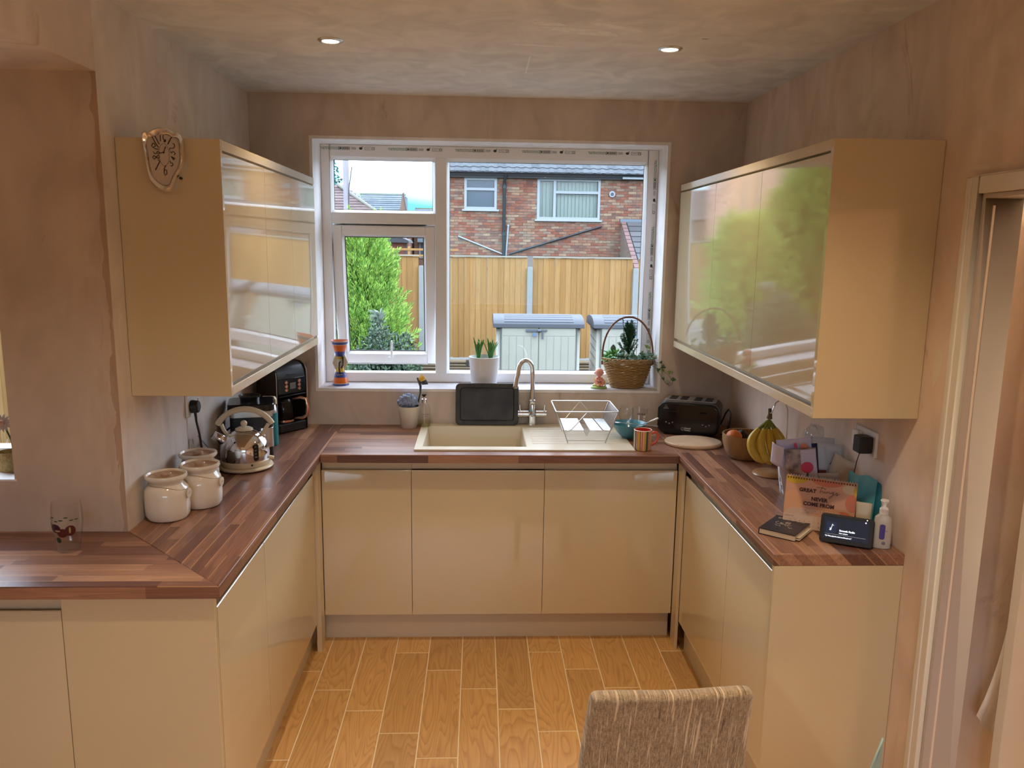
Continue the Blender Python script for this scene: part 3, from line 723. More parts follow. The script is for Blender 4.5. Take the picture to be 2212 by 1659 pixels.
def outdoors():
    o = bx(-40, 40, -30, 60, GZ-.3, GZ).build('ground', M('gravel', (.26, .25, .23), .95, col2=(.36, .35, .32), scale=14)); o['kind'] = 'structure'
    # ------------ fence: panels of vertical boards between concrete posts
    fy = 10.3; pw = 1.905; k0 = -1.0
    posts = [-6.76, -4.84, -2.92, -1.003, .930, 2.835, 4.76, 6.68]
    src = [None]
    def panel(x0, x1, y, label, rz=0, org=None):
        t = T('fence_panel', label, 'fence', org or ((x0+x1)/2, y, 0), rz, 'timber fence panels'); w = x1-x0; n = int(round(w/.1)); p = w/n
        for i in range(n):
            h = 1.63 + R.uniform(-.004, .004)
            if src[0] is None:
                src[0] = MB().prism([(-.052, .006), (-.052, -.009), (.050, -.001), (.050, .006)], 'z', 0, 1.80).build('board', FENCE, t)
                src[0].location = (-w/2+p*(i+.5), 0, -.17)
            else: inst(src[0], 'board', t, (-w/2+p*(i+.5), R.uniform(-.003, .003), -.17+R.uniform(-.006, .004)), (0, R.uniform(-.004, .004), 0))
        for z in (.1, .75, 1.4): MB().box(-w/2, w/2, .007, .045, z, z+.05).build('rail', FENCE, t)
        MB().box(-w/2, w/2, -.03, .045, 1.635, 1.658).build('capping', M('cap_timber', (.80, .70, .55), .8), t)
    labs = ['fence panel far left behind the trees', 'fence panel left of the trees', 'fence panel mostly hidden behind the conifer', 'new timber fence panel left of the middle concrete post', 'new timber fence panel right of the middle concrete post',
            'timber fence panel cut off by the window frame at the right', 'timber fence panel outside the view at the far right']
    for i in range(7): panel(posts[i]+.054, posts[i+1]-.054, fy, labs[i])
    plabs = ['pale concrete fence post far left', 'pale concrete fence post left behind the tall conifer', 'pale concrete fence post behind the conifers', 'pale concrete fence post seen through the opening sash', 'pale concrete fence post in the middle, above the storage box',
             'pale concrete fence post near the right edge of the window', 'pale concrete fence post past the right of the window', 'pale concrete fence post at the far right end']
    for i, x in enumerate(posts):
        o = MB().prism([(-.048, -.06), (.048, -.06), (.048, .04), (-.048, .04)], 'z', GZ, 1.45).box(-.042, .042, -.052, .035, 1.45, 1.47).build('concrete_post', M('concrete', (.62, .66, .64), .8, col2=(.70, .73, .71), scale=8)); o.location = (x, fy-.01, 0)
        tag(o, plabs[i], 'post', 'concrete fence posts')
    # side fence seen through the other window
    for i in range(4): panel(0, 1.83, 0, ['timber side fence panel nearest the kitchen', 'second timber side fence panel from the kitchen', 'third timber side fence panel from the kitchen', 'timber side fence panel meeting the rear fence'][i], PI/2, (-5.0, 2.6+1.92*i, -.2))
    # timber stack in front of the fence foot
    t = T('timber_stack', 'low stack of weathered split timbers lying along the foot of the fence', 'timber', (1.0, 9.9, GZ))
    for k in range(5):
        p = rrect(-.10, .10, 0, .040, .012, 2); o = MB().prism(p, 'x', -2.1, 2.3).build('split_timber', LOGM, t); o.location = (R.uniform(-.02, .02), R.uniform(-.02, .02), .0+.052*k)
    for x in (-1.2, .2, 1.6): MB().box(x, x+.05, -.09, .09, 0, .25).build('spacer', GASK, t)
    # ------------ storage boxes
    sb = M('storage_box_beige', (.80, .80, .66), .55, col2=(.86, .84, .70), scale=5); sl = M('storage_box_lid', (.20, .225, .275), .6); dk = M('hinge_grey_plastic', (.22, .25, .25), .6)  # dk is the dark grey plastic of the hinge rods
    def store(x, label):
        t = T('storage_box', label, 'storage box', (x, 7.6, GZ), group='plastic garden storage boxes')
        w, d, h = 1.235, .75, 1.10
        MB().box(-w/2, w/2, .02, d, 0, h).prism([(.02, h), (d, h), (d*.8, h+.06), (d*.35, h+.06)], 'x', -w/2, w/2).build('shell', sb, t, bevel=.01)
        for s in (-1, 1):
            a, b = (-w/2+.07, -.004) if s < 0 else (.004, w/2-.07)
            dr = MB().box(a, b, 0, .02, .05, h-.01).build('box_door', sb, t, bevel=.004)
            n = 5; ww = (b-a)/n
            for i in range(n):
                o = MB().box(a+ww*i+.006, a+ww*(i+1)-.006, -.006, 0, .10, h-.16).build('door_slat', sb, dr, bevel=.003)
            MB().box(a+.01, b-.01, -.004, 0, h-.15, h-.03).build('door_top_rail', sb, dr, bevel=.003)
            MB().cyl(((-w/2+.055)*-s*-1 if 0 else s*(w/2-.055), -.004, .06), (s*(w/2-.055), -.004, h-.04), .007, n=8).build('hinge_rod', dk, t)
        for k in range(8):
            z = .08+.13*k
            for s in (-1, 1): MB().prism([(.06, z), (d-.06, z+.05), (d-.06, z+.06), (.06, z+.01)], 'x', s*w/2-.004, s*w/2+.004).build('side_groove', sl if 0 else M('side_groove', (.72, .76, .74), .5), t)
        # arched lid
        prof = []
        for i in range(11):
            a = PI*(.04+.92*i/10); prof.append((d/2+.02 - math.cos(a)*(d/2+.05), h+.015+math.sin(a)*.125))
        poly = prof + [(prof[-1][0], h-.015), (prof[0][0], h-.03)]
        lw = .672
        lid = MB().prism(poly, 'x', -lw, lw).build('lid', sl, t, bevel=.006)
        for k in range(4):
            i = 1+k; y, z = prof[i]; MB().obox((0, y, z+.0005), (1.02, .030, .004), (math.atan2(prof[i+1][1]-prof[i][1], prof[i+1][0]-prof[i][0]), 0, 0)).build('lid_rib', sl, lid, bevel=.003)
        MB().box(-.19, -.01, -.035, -.005, h-.085, h-.05).box(-.015, .12, -.03, -.005, h-.08, h-.052).cyl((-.02, -.03, h-.067), (.03, -.03, h-.067), .022, n=10).obox((.055, -.03, h-.14), (.022, .02, .10)).build('latch', M('latch_grey', (.20, .25, .31), .5), t, bevel=.003)
        lk = MB().obox((-.065, -.045, h-.13), (.05, .02, .045)).tube(arc((-.065, -.045, h-.11), .017, 0, PI, 8), .004, 6).build('padlock', M('padlock_blue', (.25, .45, .75), .4), t, bevel=.004)
        return t
    store(.905, 'beige plastic garden storage box with grey arched lid, left one in full view')
    store(2.385, 'beige plastic garden storage box behind the plant basket, showing its side')
    store(3.95, 'beige plastic garden storage box hidden to the right of the window')
    # ------------ trees and shrubs
    conifer('bright green feathery conifer seen through the opening sash', -1.50, 6.5, GZ, 2.0, [(0, .50), (.7, .53), (1.3, .45), (1.9, .25), (2.2, .10), (2.42, .02)], 640, 3)
    conifer('taller bright green conifer standing left behind the first one', -3.05, 7.9, GZ, 3.05, [(0, .95), (1.0, 1.05), (1.9, .95), (2.6, .62), (3.1, .30), (3.47, .03)], 1200, 5)
    conifer('bright green conifer at the left, showing only in the cabinet reflection', -4.0, 5.6, GZ, 3.3, [(0, .6), (1.2, .7), (2.4, .5), (3.1, .3), (3.72, .03)], 700, 8)
    rng = np.random.default_rng(4)
    t = T('shrub', 'grey-green small-leaved rounded shrub in front of the conifer', 'shrub', (-.93, 4.0, GZ))
    n = 9000; u = rng.normal(size=(n, 3)); u[:, 2] = abs(u[:, 2]); u /= np.linalg.norm(u, axis=1, keepdims=True)
    q = (.78+.26*rng.random((n, 1))); P = u*q*np.array([.50, .45, 1.42]); P[:, 2] *= 1-.05*np.sin(u[:, 0]*9)[:]
    blades_mesh('foliage', P, u+rng.normal(size=(n, 3))*.8, .03+.03*rng.random(n), .016+.014*rng.random(n), leaf_mat('shrub_leaf', [(0, (.05, .12, .06)), (.5, (.14, .27, .15)), (.85, (.24, .38, .25)), (1, (.40, .52, .40))]), t, rng)
    n = 2500; u = rng.normal(size=(n, 3)); u[:, 2] = abs(u[:, 2]); u /= np.linalg.norm(u, axis=1, keepdims=True)
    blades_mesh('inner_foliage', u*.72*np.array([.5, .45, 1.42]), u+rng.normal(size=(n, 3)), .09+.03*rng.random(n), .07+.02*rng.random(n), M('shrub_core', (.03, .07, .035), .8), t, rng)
    t = T('spiky_plant', 'pale silvery spiky plant poking up behind the shrub', 'plant', (-1.05, 4.62, GZ))
    n = 90; a = rng.random(n)*2*PI; D = np.stack([np.cos(a)*.6-.25, np.sin(a)*.6, .55+rng.random(n)*.6], 1); P = np.zeros((n, 3)); P[:, 2] = 1.36+rng.random(n)*.12
    blades_mesh('foliage', P, D, .13+.08*rng.random(n), .012+.006*rng.random(n), M('silver_leaf', (.55, .68, .55), .6), t, rng, bend=.3)
    MB().cyl((0, 0, 0), (0, 0, 1.45), .03, .02, 8).build('stem', M('bark', ()), t)
    # low hedge below the sash gap
    t = T('hedge', 'strip of dark green planting just below the window outside', 'hedge', (-.5, 1.6, GZ))
    n = 5000; P = rng.random((n, 3))*np.array([1.6, .5, 1.20])-np.array([.8, .25, 0])
    blades_mesh('foliage', P, rng.normal(size=(n, 3))+np.array([0, 0, .6]), .04+.04*rng.random(n), .02+.02*rng.random(n), leaf_mat('hedge_leaf', [(0, (.02, .07, .02)), (1, (.08, .22, .05))]), t, rng)
    # far trees beyond the roofs
    for i, (x, y, tp, w, lab) in enumerate(((-8.4, 42, 7.4, .9, 'dark tree beyond the brown roof, left of the pole'), (-7.55, 38, 5.2, .55, 'small dark tree just right of the pole above the roof'), (-10.6, 46, 9.6, 1.5, 'tall dark tree at the left edge of the top pane'))):
        t = T('far_tree', lab, 'tree', (x, y, GZ)); MB().cyl((0, 0, 0), (0, 0, tp-GZ-.2), .12, .03, 7).build('trunk', M('bark', ()), t)
        n = 1500; h = rng.random(n)*3.0; a = rng.random(n)*2*PI; rr = rng.random(n)*w*(1-h/3.4)
        blades_mesh('foliage', np.stack([rr*np.cos(a), rr*np.sin(a), tp-GZ-3.0+h], 1), rng.normal(size=(n, 3)), .16+.1*rng.random(n), .08+.05*rng.random(n), leaf_mat('far_leaf', [(0, (.02, .10, .09)), (1, (.06, .22, .20))]), t, rng)
    # telegraph pole
    t = T('telegraph_pole', 'weathered grey telegraph pole rising past the top left pane', 'pole', (-3.235, 16, GZ))
    MB().cyl((.01, 0, 0), (0, 0, 7.2), .085, .058, 14).build('pole', M('pole_wood', (.95, .90, .98), .85, col2=(.72, .66, .74), scale=5, stretch=(3, 3, .4)), t)
    MB().tube([(.05, -.05, 2.6), (.08, -.06, 3.6), (.16, -.06, 4.1)], .012, 6).build('stay_wire', MBLACK, t)
    for x in (-1.9,):
        MB().cyl((-.42, .2, 2.2), (-.40, .2, 4.9), .008, n=6).build('aerial_rod', MBLACK, t)
    # ------------ brick house opposite
    hy = 18.5
    t = T('house', 'red brick house opposite with two white windows and grey tiled eaves', 'house', (0, hy, 0))
    zt = 3.80; xl, xr = -1.08, 7.2
    wins = [(-.405, .497, 2.83, 3.69), (1.614, 3.374, 2.584, 3.70), (4.94, 6.2, 2.7, 3.72)]
    mort = M('mortar', (.50, .44, .38), .95)
    m = MB(); xs = xl
    for (a, b, c, d) in wins:
        m.box(xs, a, 0, .25, GZ, zt); m.box(a, b, 0, .25, GZ, c).box(a, b, 0, .25, d, zt); xs = b
    m.box(xs, xr, 0, .25, GZ, zt).box(xl, xl+.25, .25, 6, GZ, zt).build('wall', mort, t)
    cells = []
    for r in range(0, 30):
        z = zt-.04-.075*(r+1)
        if z < 1.55: break
        for k in range(-6, 34):
            x0 = .225*k + (.1125 if r % 2 else 0); x1 = x0+.215
            x0 = max(x0, xl); x1 = min(x1, xr)
            if x1-x0 < .05: continue
            hit = any(x1 > a-.0 and x0 < b+.0 and z+.065 > c-.03 and z < d for a, b, c, d in wins)
            if hit:
                # trim against windows
                for a, b, c, d in wins:
                    if z+.065 > c-.03 and z < d and x1 > a and x0 < b:
                        if x0 < a-.04: x1 = a-.005; hit = False
                        elif x1 > b+.04: x0 = b+.005; hit = False
            if hit: continue
            cells.append((x0, x1, z))
    cells.sort(key=lambda c: (0 if (-1.0 < c[0] < 4.5) else 1, abs(c[2]-2.75)*1.6+abs((c[0]+c[1])/2-2.2)*.6))
    bsrc = None; rest = MB()
    for i, (x0, x1, z) in enumerate(cells):
        if i < 296:
            if bsrc is None:
                bsrc = MB().box(-.1075, .1075, -.010, .004, 0, .065).build('brick', BRICK, t); bsrc.location = ((x0+x1)/2, 0, z); bsrc.scale = ((x1-x0)/.215, 1, 1)
            else: inst(bsrc, 'brick', t, ((x0+x1)/2, R.uniform(-.003, .001), z), scale=((x1-x0)/.215, 1, 1))
        else: rest.box(x0, x1, -.010, .004, z, z+.065)
    o = rest.build('brick', BRICK, t); o['kind'] = 'stuff'
    blind = M('vertical_blind', (.60, .68, .60), .7); wf = M('far_window_frame', (.78, .86, .93), .4)
    dg = M('far_window_glass', (.17, .23, .30), .12, spec=.6)
    def hwin(a, b, c, d, mull=None, trans=None, blinds=False):
        m = MB(); f = .07
        m.box(a, a+f, -.02, .05, c, d).box(b-f, b, -.02, .05, c, d).box(a+f, b-f, -.02, .05, c, c+f).box(a+f, b-f, -.02, .05, d-f, d)
        if mull: m.box(mull-.035, mull+.035, -.02, .05, c+f, d-f)
        if trans: m.box(mull+.035 if mull else a+f, b-f, -.02, .05, trans-.035, trans+.035)
        w = m.build('window', wf, t)
        MB().box(a+.03, b-.03, .03, .04, c+.03, d-.03).build('pane', dg if not blinds else PANE, w)
        if blinds:
            n = int((b-a)/.11)
            for i in range(n):
                o = MB().obox((a+.06+(b-a-.12)*(i+.5)/n, .09, (c+d)/2), ((b-a-.12)/n*1.06, .004, d-c-.1), (0, 0, .28 if i % 2 else .2)).build('blind_slat', blind, w)
            MB().box(a+.03, b-.03, .14, .16, c+.03, d-.03).build('room_behind', M('dim_room', (.05, .06, .06), .8), w)
        MB().box(a-.06, b+.06, -.07, .03, c-.05, c).build('window_ledge', wf, w, bevel=.006)
    hwin(*wins[0], trans=3.38); hwin(*wins[1], mull=2.10, trans=3.33, blinds=True); hwin(*wins[2], trans=3.4, blinds=True)
    pl = M('black_rainwater_goods', (.035, .05, .07), .35)
    m = MB().box(-1.15, 3.93, -.16, .0, 3.74, 3.80); m.prism(arc((0, -.19, 3.90), .065, PI, 2*PI, 8, 'yz') and [(p[1], p[2]) for p in arc((0, -.22, 3.85), .065, PI, 2*PI, 8, 'yz')], 'x', -1.2, 3.93)
    m.build('gutter', pl, t)
    for k in range(14): MB().obox((-1.0+.36*k, -.29, 3.83), (.03, .02, .03)).build('gutter_bracket', M('bracket_grey', (.3, .36, .42), .5), t)
    MB().box(-1.15, 7.3, -.14, .0, 3.69, 3.74).build('fascia', M('dark_fascia', (.07, .09, .11), .5), t)
    m = MB().box(3.95, 7.3, -.20, -.14, 3.70, 3.80).build('white_fascia', wf, t); m = MB().prism([(p[1], p[2]) for p in arc((0, -.24, 3.87), .06, PI, 2*PI, 8, 'yz')], 'x', 3.93, 7.3).build('white_gutter', wf, t)
    MB().tube([(.74, -.22, 3.86), (.74, -.20, 3.74), (.70, -.10, 3.62), (.70, -.08, 3.5), (.70, -.08, .2)], .045, 10).cyl((.70, -.08, 3.40), (.70, -.08, 3.48), .058, n=10).cyl((.70, -.08, 2.12), (.70, -.08, 2.20), .058, n=10).build('downpipe', pl, t)
    MB().tube([(3.43, -.05, 2.42), (.85, -.05, 1.62)], .028, 8).build('waste_pipe', pl, t)
    MB().tube([(-.57, -.04, 2.09), (.66, -.04, 1.62)], .022, 8).build('waste_pipe', wf, t)
    MB().tube([(.82, -.04, 2.40), (.76, -.04, 1.5)], .025, 8).cyl((.82, -.07, 2.40), (.82, -.01, 2.40), .03, n=8).build('waste_pipe', wf, t)
    MB().cyl((3.70, -.05, 3.30), (3.70, 0, 3.30), .085, n=18).build('flue_terminal', wf, t); MB().cyl((3.70, -.065, 3.30), (3.70, -.05, 3.30), .045, n=14).build('flue_mouth', M('flue_dark', (.12, .16, .2), .5), t)
    MB().box(1.30, 1.50, -.016, -.006, 3.50, 3.65).build('air_brick', M('terracotta', (.42, .15, .08), .8), t)
    for k in range(5): MB().box(1.318+.036*k, 1.330+.036*k, -.020, -.014, 3.51, 3.64).build('air_brick_slot', GASK, t)
    # roof tiles, rows lapping up the slope
    rs = None; pitch = math.radians(34); rowd = .26
    MB().prism([(-.24, 3.785), (4.4, 3.785+4.64*math.tan(pitch)), (4.4, 3.60+4.64*math.tan(pitch)), (-.15, 3.71)], 'x', -1.12, 7.3).build('roof_deck', M('roof_under', (.14, .16, .18), .8), t)
    for r in range(5):
        for k in range(36):
            x = -1.03+.235*k
            p = []
            for i in range(7): a = i/6; p.append((-.118+.236*a, .010+.022*math.sin(PI*min(1, a*1.6)) if a < .62 else .010))
            if rs is None:
                poly = p + [(.118, -.012), (-.118, -.012)]
                rs = MB().prism(poly, 'y', -.02, .30).build('roof_tile', RTILE, t)
                q = rs
            else: q = inst(rs, 'roof_tile', t, (0, 0, 0))
            q.location = (x, -.28+rowd*r*math.cos(pitch), 3.815+rowd*r*math.sin(pitch)+.012); q.rotation_euler = (pitch-.06, 0, 0)
    # lean-to beside it
    t2 = T('lean_to', 'small brick lean-to with slate roof at the right edge of the window', 'outbuilding', (4.05, 18.3, 0))
    lw = M('lean_wall', (.34, .22, .17), .9, col2=(.46, .32, .25), scale=9)
    MB().prism([(0, GZ), (0, 2.45), (-2.6, 1.02), (-2.6, GZ)], 'x', -.10, .02, Matrix.Translation((0, 0, 0))).build('gable_wall', lw, t2)
    MB().prism([(.02, 2.52), (-2.7, 1.03), (-2.7, .96), (.02, 2.45)], 'x', 0, 2.6).build('roof_deck', M('roof_under', ()), t2)
    vs = None
    for k in range(14):
        y = -.05-.187*k; z = 2.52+.549*y*1.0
        if vs is None: vs = MB().obox((0, 0, 0), (.13, .185, .07), (.50, 0, 0)).build('verge_brick', var_mat('verge', [(0, (.40, .22, .20)), (1, (.50, .30, .27))], .8), t2); q = vs
        else: q = inst(vs, 'verge_brick', t2, (0, 0, 0))
        q.location = (-.04, y, z)
    ss = None
    for r in range(10):
        for k in range(5):
            y = -.10-.262*r; z = 2.545+.549*y
            if ss is None: ss = MB().obox((0, 0, 0), (.49, .275, .022), (.46, 0, 0)).build('slate', var_mat('slates', [(0, (.17, .17, .19)), (1, (.26, .25, .27))], .6), t2); q = ss
            else: q = inst(ss, 'slate', t2, (0, 0, 0))
            q.location = (.30+.5*k, y, z)
    MB().box(-.12, 2.6, .0, .05, 2.50, 2.62).build('lead_flashing', M('lead', (.30, .40, .50), .45), t2)
    # neighbouring house at the left (mirrored in the right wall cabinets)
    t = T('house', 'red brick house far left with paired white downpipes', 'house', (0, 19.5, 0))
    bm_, nt, b = newmat('brick_wall_far'); P = nt.nodes.new('ShaderNodeTexCoord').outputs['Object']
    mp = nt.nodes.new('ShaderNodeMapping'); mp.inputs['Rotation'].default_value = (PI/2, 0, 0); nt.links.new(P, mp.inputs[0])
    bt = nt.nodes.new('ShaderNodeTexBrick'); bt.inputs['Scale'].default_value = 1; bt.inputs['Brick Width'].default_value = .225; bt.inputs['Row Height'].default_value = .075; bt.inputs['Mortar Size'].default_value = .006
    bt.inputs['Color1'].default_value = (.40, .18, .12, 1); bt.inputs['Color2'].default_value = (.55, .33, .25, 1); bt.inputs['Mortar'].default_value = (.5, .45, .4, 1); nt.links.new(mp.outputs[0], bt.inputs['Vector'])
    nt.links.new(bt.outputs[0], b.inputs['Base Color']); b.inputs['Roughness'].default_value = .9
    MB().box(-10.5, -4.85, 0, .6, GZ, 4.9).build('wall', bm_, t)
    MB().prism([(-.3, 4.9), (.3, 5.3), (.9, 4.9)], 'x', -10.7, -4.85).build('roof', M('far_slate', (.16, .17, .19), .7), t)
    for x in (-5.75, -6.15): MB().tube([(x, -.1, 4.9), (x, -.1, GZ)], .05, 8).build('downpipe', wf, t)
    # distant roofs in the top left pane
    def rows(name, poly0, dx, n, mat, par): pass
    broof = var_mat('brown_roof_course', [(0, (.30, .20, .19)), (1, (.42, .30, .28))], .8, ((3, 3, 3), .2))
    groof = var_mat('slate_blue_course', [(0, (.26, .32, .38)), (1, (.36, .42, .46))], .8, ((3, 3, 3), .2))
    t = T('house', 'brown tiled roof sloping down to the right behind the pole', 'house', (0, 30, 0))
    n = 15; nm = 0
    for k in range(n):
        z = 2.6+.125*k; xr_ = -3.36-(z-2.6)*1.62*.92; yy = .35*k*.5
        MB().obox(((-9.0+xr_)/2, yy, z), (xr_+9.0, .24, .05), (.5, 0, 0)).build('tile_course', broof, t)
    MB().prism([(-9, GZ), (-3.3, GZ), (-3.3, 2.6), (-9, 2.6)], 'y', .0, 2.6).build('wall', M('far_brick_red', (.42, .19, .13), .9, col2=(.52, .28, .20), scale=8), t)
    MB().prism([(-9.0, 2.6), (-3.4, 2.6), (-6.15, 4.33), (-9.0, 4.33)], 'y', 2.75, 3.0).build('roof_body', M('far_roof_body', (.26, .19, .18), .8), t)
    MB().tube([(-3.30, 0, 2.55), (-6.25, 2.4, 4.42)], .075, 8).build('verge', M('pale_verge', (.50, .50, .42), .8), t)
    t = T('house', 'blue-grey slate roof with an orange gable, beyond the pole', 'house', (0, 34, 0))
    for k in range(12): MB().obox((-4.62, .12*k, 3.10+.10*k), (2.15-.008*k, .14, .05), (.6, 0, 0)).build('slate_course', groof, t)
    MB().box(-5.7, -3.56, 1.55, 2.6, 3.0, 4.15).build('roof_body', M('far_slate_body', (.25, .31, .37), .8), t)
    MB().box(-5.72, -3.55, 1.30, 1.45, 4.17, 4.25).build('ridge', M('mossy_ridge', (.50, .55, .22), .9, col2=(.38, .44, .40), scale=3), t)
    MB().prism([(-3.56, 4.2), (-3.52, 4.2), (-3.30, 3.0), (-3.75, 3.0)], 'y', -.10, .0).build('gable', M('orange_gable', (.62, .40, .28), .9), t)
    MB().prism([(-3.53, 4.22), (-3.49, 4.22), (-3.27, 3.0), (-3.32, 3.0)], 'y', -.14, .1).build('verge', M('far_verge', (.22, .28, .34), .7), t)
    MB().box(-5.6, -3.3, .0, 5, GZ, 3.0).build('wall', M('far_brick_red', ()), t)
    t = T('house', 'low blue-grey roof and red brick house at the right of the sash', 'house', (0, 36, 0))
    for k in range(6): MB().obox((-2.1, .12*k, 3.05+.10*k), (2.2, .14, .05), (.6, 0, 0)).build('slate_course', groof, t)
    MB().box(-3.2, -1.0, .95, 2.0, 3.0, 3.62).build('roof_body', M('far_slate_body', ()), t)
    MB().box(-3.2, -1.0, .70, .85, 3.60, 3.67).build('ridge', M('mossy_ridge', ()), t)
    MB().box(-3.2, -1.0, 0, 5, GZ, 3.0).build('wall', M('far_brick_red', ()), t)
    w = MB().box(-2.95, -2.20, -.06, 0, 1.2, 2.1).build('window', wf, t); MB().box(-2.88, -2.27, -.07, -.05, 1.25, 1.95).build('pane', dg, w); MB().prism([(0, 2.05), (-.5, 1.98), (-.5, 2.35), (0, 2.45)], 'x', -3.0, -2.15).build('canopy', M('blue_canopy', (.40, .52, .66), .6), t)
    t = T('shed', 'small red brick outbuilding with a dark slate roof above the fence', 'outbuilding', (-2.62, 22, 0))
    MB().box(-.3, .22, 0, 1.2, GZ, 1.92).build('wall', M('red_render', (.52, .18, .12), .8), t)
    MB().prism([(-1.0, 2.42), (-.5, 2.34), (.36, 1.98), (.40, 1.90), (-1.0, 1.92)], 'y', -.2, 1.4).build('roof', M('dark_slate', (.13, .14, .17), .7), t)
    t = T('rail_fence', 'yellow post and rail fence in the distance above the timber fence', 'fence', (-1.9, 16, 0))
    for x in (-.3, .15, .9): MB().box(x, x+.06, 0, .06, GZ, 1.80).build('fence_post', FENCE, t)
    for z in (1.55, 1.70): MB().box(-.5, 1.4, -.02, .02, z, z+.05).build('fence_rail', FENCE, t)
_before = set(_m)
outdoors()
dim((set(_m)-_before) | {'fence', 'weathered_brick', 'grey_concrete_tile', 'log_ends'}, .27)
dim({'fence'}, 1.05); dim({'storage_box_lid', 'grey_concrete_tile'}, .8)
# ================================================================ THINGS ON THE WORKTOP
def sink():
    t = T('sink', 'beige composite sink with one bowl and a ridged draining board', 'sink', (0, 0, WT))
    m = M('beige_composite', (.66, .58, .44), .38, col2=(.69, .61, .47), scale=300)
    x0, x1, y0, y1 = -.268, .738, -.541, -.008; z0, z1 = 0, .008
    hx0, hx1, hy0, hy1 = -.232, .243, -.484, -.068
    mb = MB(); O = [(x0, y0), (x1, y0), (x1, y1), (x0, y1)]; I = [(hx0, hy0), (hx1, hy0), (hx1, hy1), (hx0, hy1)]
    vs = [(p[0], p[1], z) for z in (z0, z1) for p in O+I]; fs = []
    for k in range(4):
        j = (k+1) % 4; fs += [(k, j, 4+j, 4+k), (8+k, 8+j, 12+j, 12+k), (k, j, 8+j, 8+k), (4+k, 4+j, 12+j, 12+k)]
    mb.add(vs, fs).build('rim', m, t, bevel=.003, seg=3)
    a, b, c, d, e = hx0+.0008, hx1-.0008, hy0+.0008, hy1-.0008, -.19; s = .012
    vs = [(a, c, .0055), (b, c, .0055), (b, d, .0055), (a, d, .0055), (a+s, c+s, e), (b-s, c+s, e), (b-s, d-s, e), (a+s, d-s, e)]
    MB().add(vs, [(0, 1, 5, 4), (1, 2, 6, 5), (2, 3, 7, 6), (3, 0, 4, 7), (4, 5, 6, 7)]).build('bowl', m, t, bevel=.012, seg=4, solid=-.004)
    MB().lathe([(0, 0), (.030, .001), (.043, .003), (.045, 0)], 28, (0, -.28, e+.001)).build('waste', STEEL, t)
    MB().obox((.231, -.30, -.045), (.004, .030, .012)).build('overflow_slot', M('slot_dark', (.05, .04, .03), .6), t)
    for k in range(8):
        y = -.425+.045*k
        p = [(-.006, 0), (-.003, .0022), (.003, .0022), (.006, 0)]
        o = MB().prism(p, 'x', .275, .70).build('drainer_ridge', m, t); o.location = (0, y, z1-.0002)
        MB().box(.275, .70, y+.0085, y+.012, z1-.0002, z1+.0003).build('drainer_groove', M('groove_tan', (.42, .35, .25), .6), t)
    # tap
    t = T('mixer_tap', 'chrome swan-neck mixer tap with two lever handles behind the sink', 'tap', (.297, -.038, WT+.008))
    MB().lathe([(0, 0), (.026, 0), (.026, .006), (.0215, .010), (.0215, .108), (.019, .116), (.0175, .118), (0, .118)], 32).build('body', CHROME, t)
    MB().lathe([(.0178, 0), (.0195, .004), (.0195, .012), (.0165, .016), (.0125, .020)], 28, (0, 0, .116)).build('collar', CHROME, t)
    pts = [(0, 0, .12), (0, 0, .20), (-.002, 0, .268)]
    for i in range(1, 15):
        a = PI*i/14*1.0; pts.append((-.040+.038*math.cos(a), -.0-.06*i/14, .278+.062*math.sin(a)))
    pts += [(-.086, -.068, .245), (-.092, -.074, .212)]
    MB().tube(pts, .0122, 16).cyl(pts[-1], (-.0925, -.0745, .206), .0128, .0122, 16).build('spout', CHROME, t)
    for s in (-1, 1):
        MB().cyl((s*.018, 0, .060), (s*.074, 0, .060), .0185, n=26).cyl((s*.048, 0, .060), (s*.0495, 0, .060), .0192, n=26).build('valve', CHROME, t, bevel=.001)
        MB().cyl((s*.062, 0, .076), (s*.064, -.002, .107), .0045, .0036, 12).build('lever', CHROME, t, bevel=.001)
    MB().cyl((0, -.0215, .056), (0, -.024, .056), .008, n=18).cyl((0, -.024, .056), (0, -.0248, .056), .0045, n=14).build('cap_badge', M('dark_chrome', (.3, .3, .32), .2, 1), t)
sink()

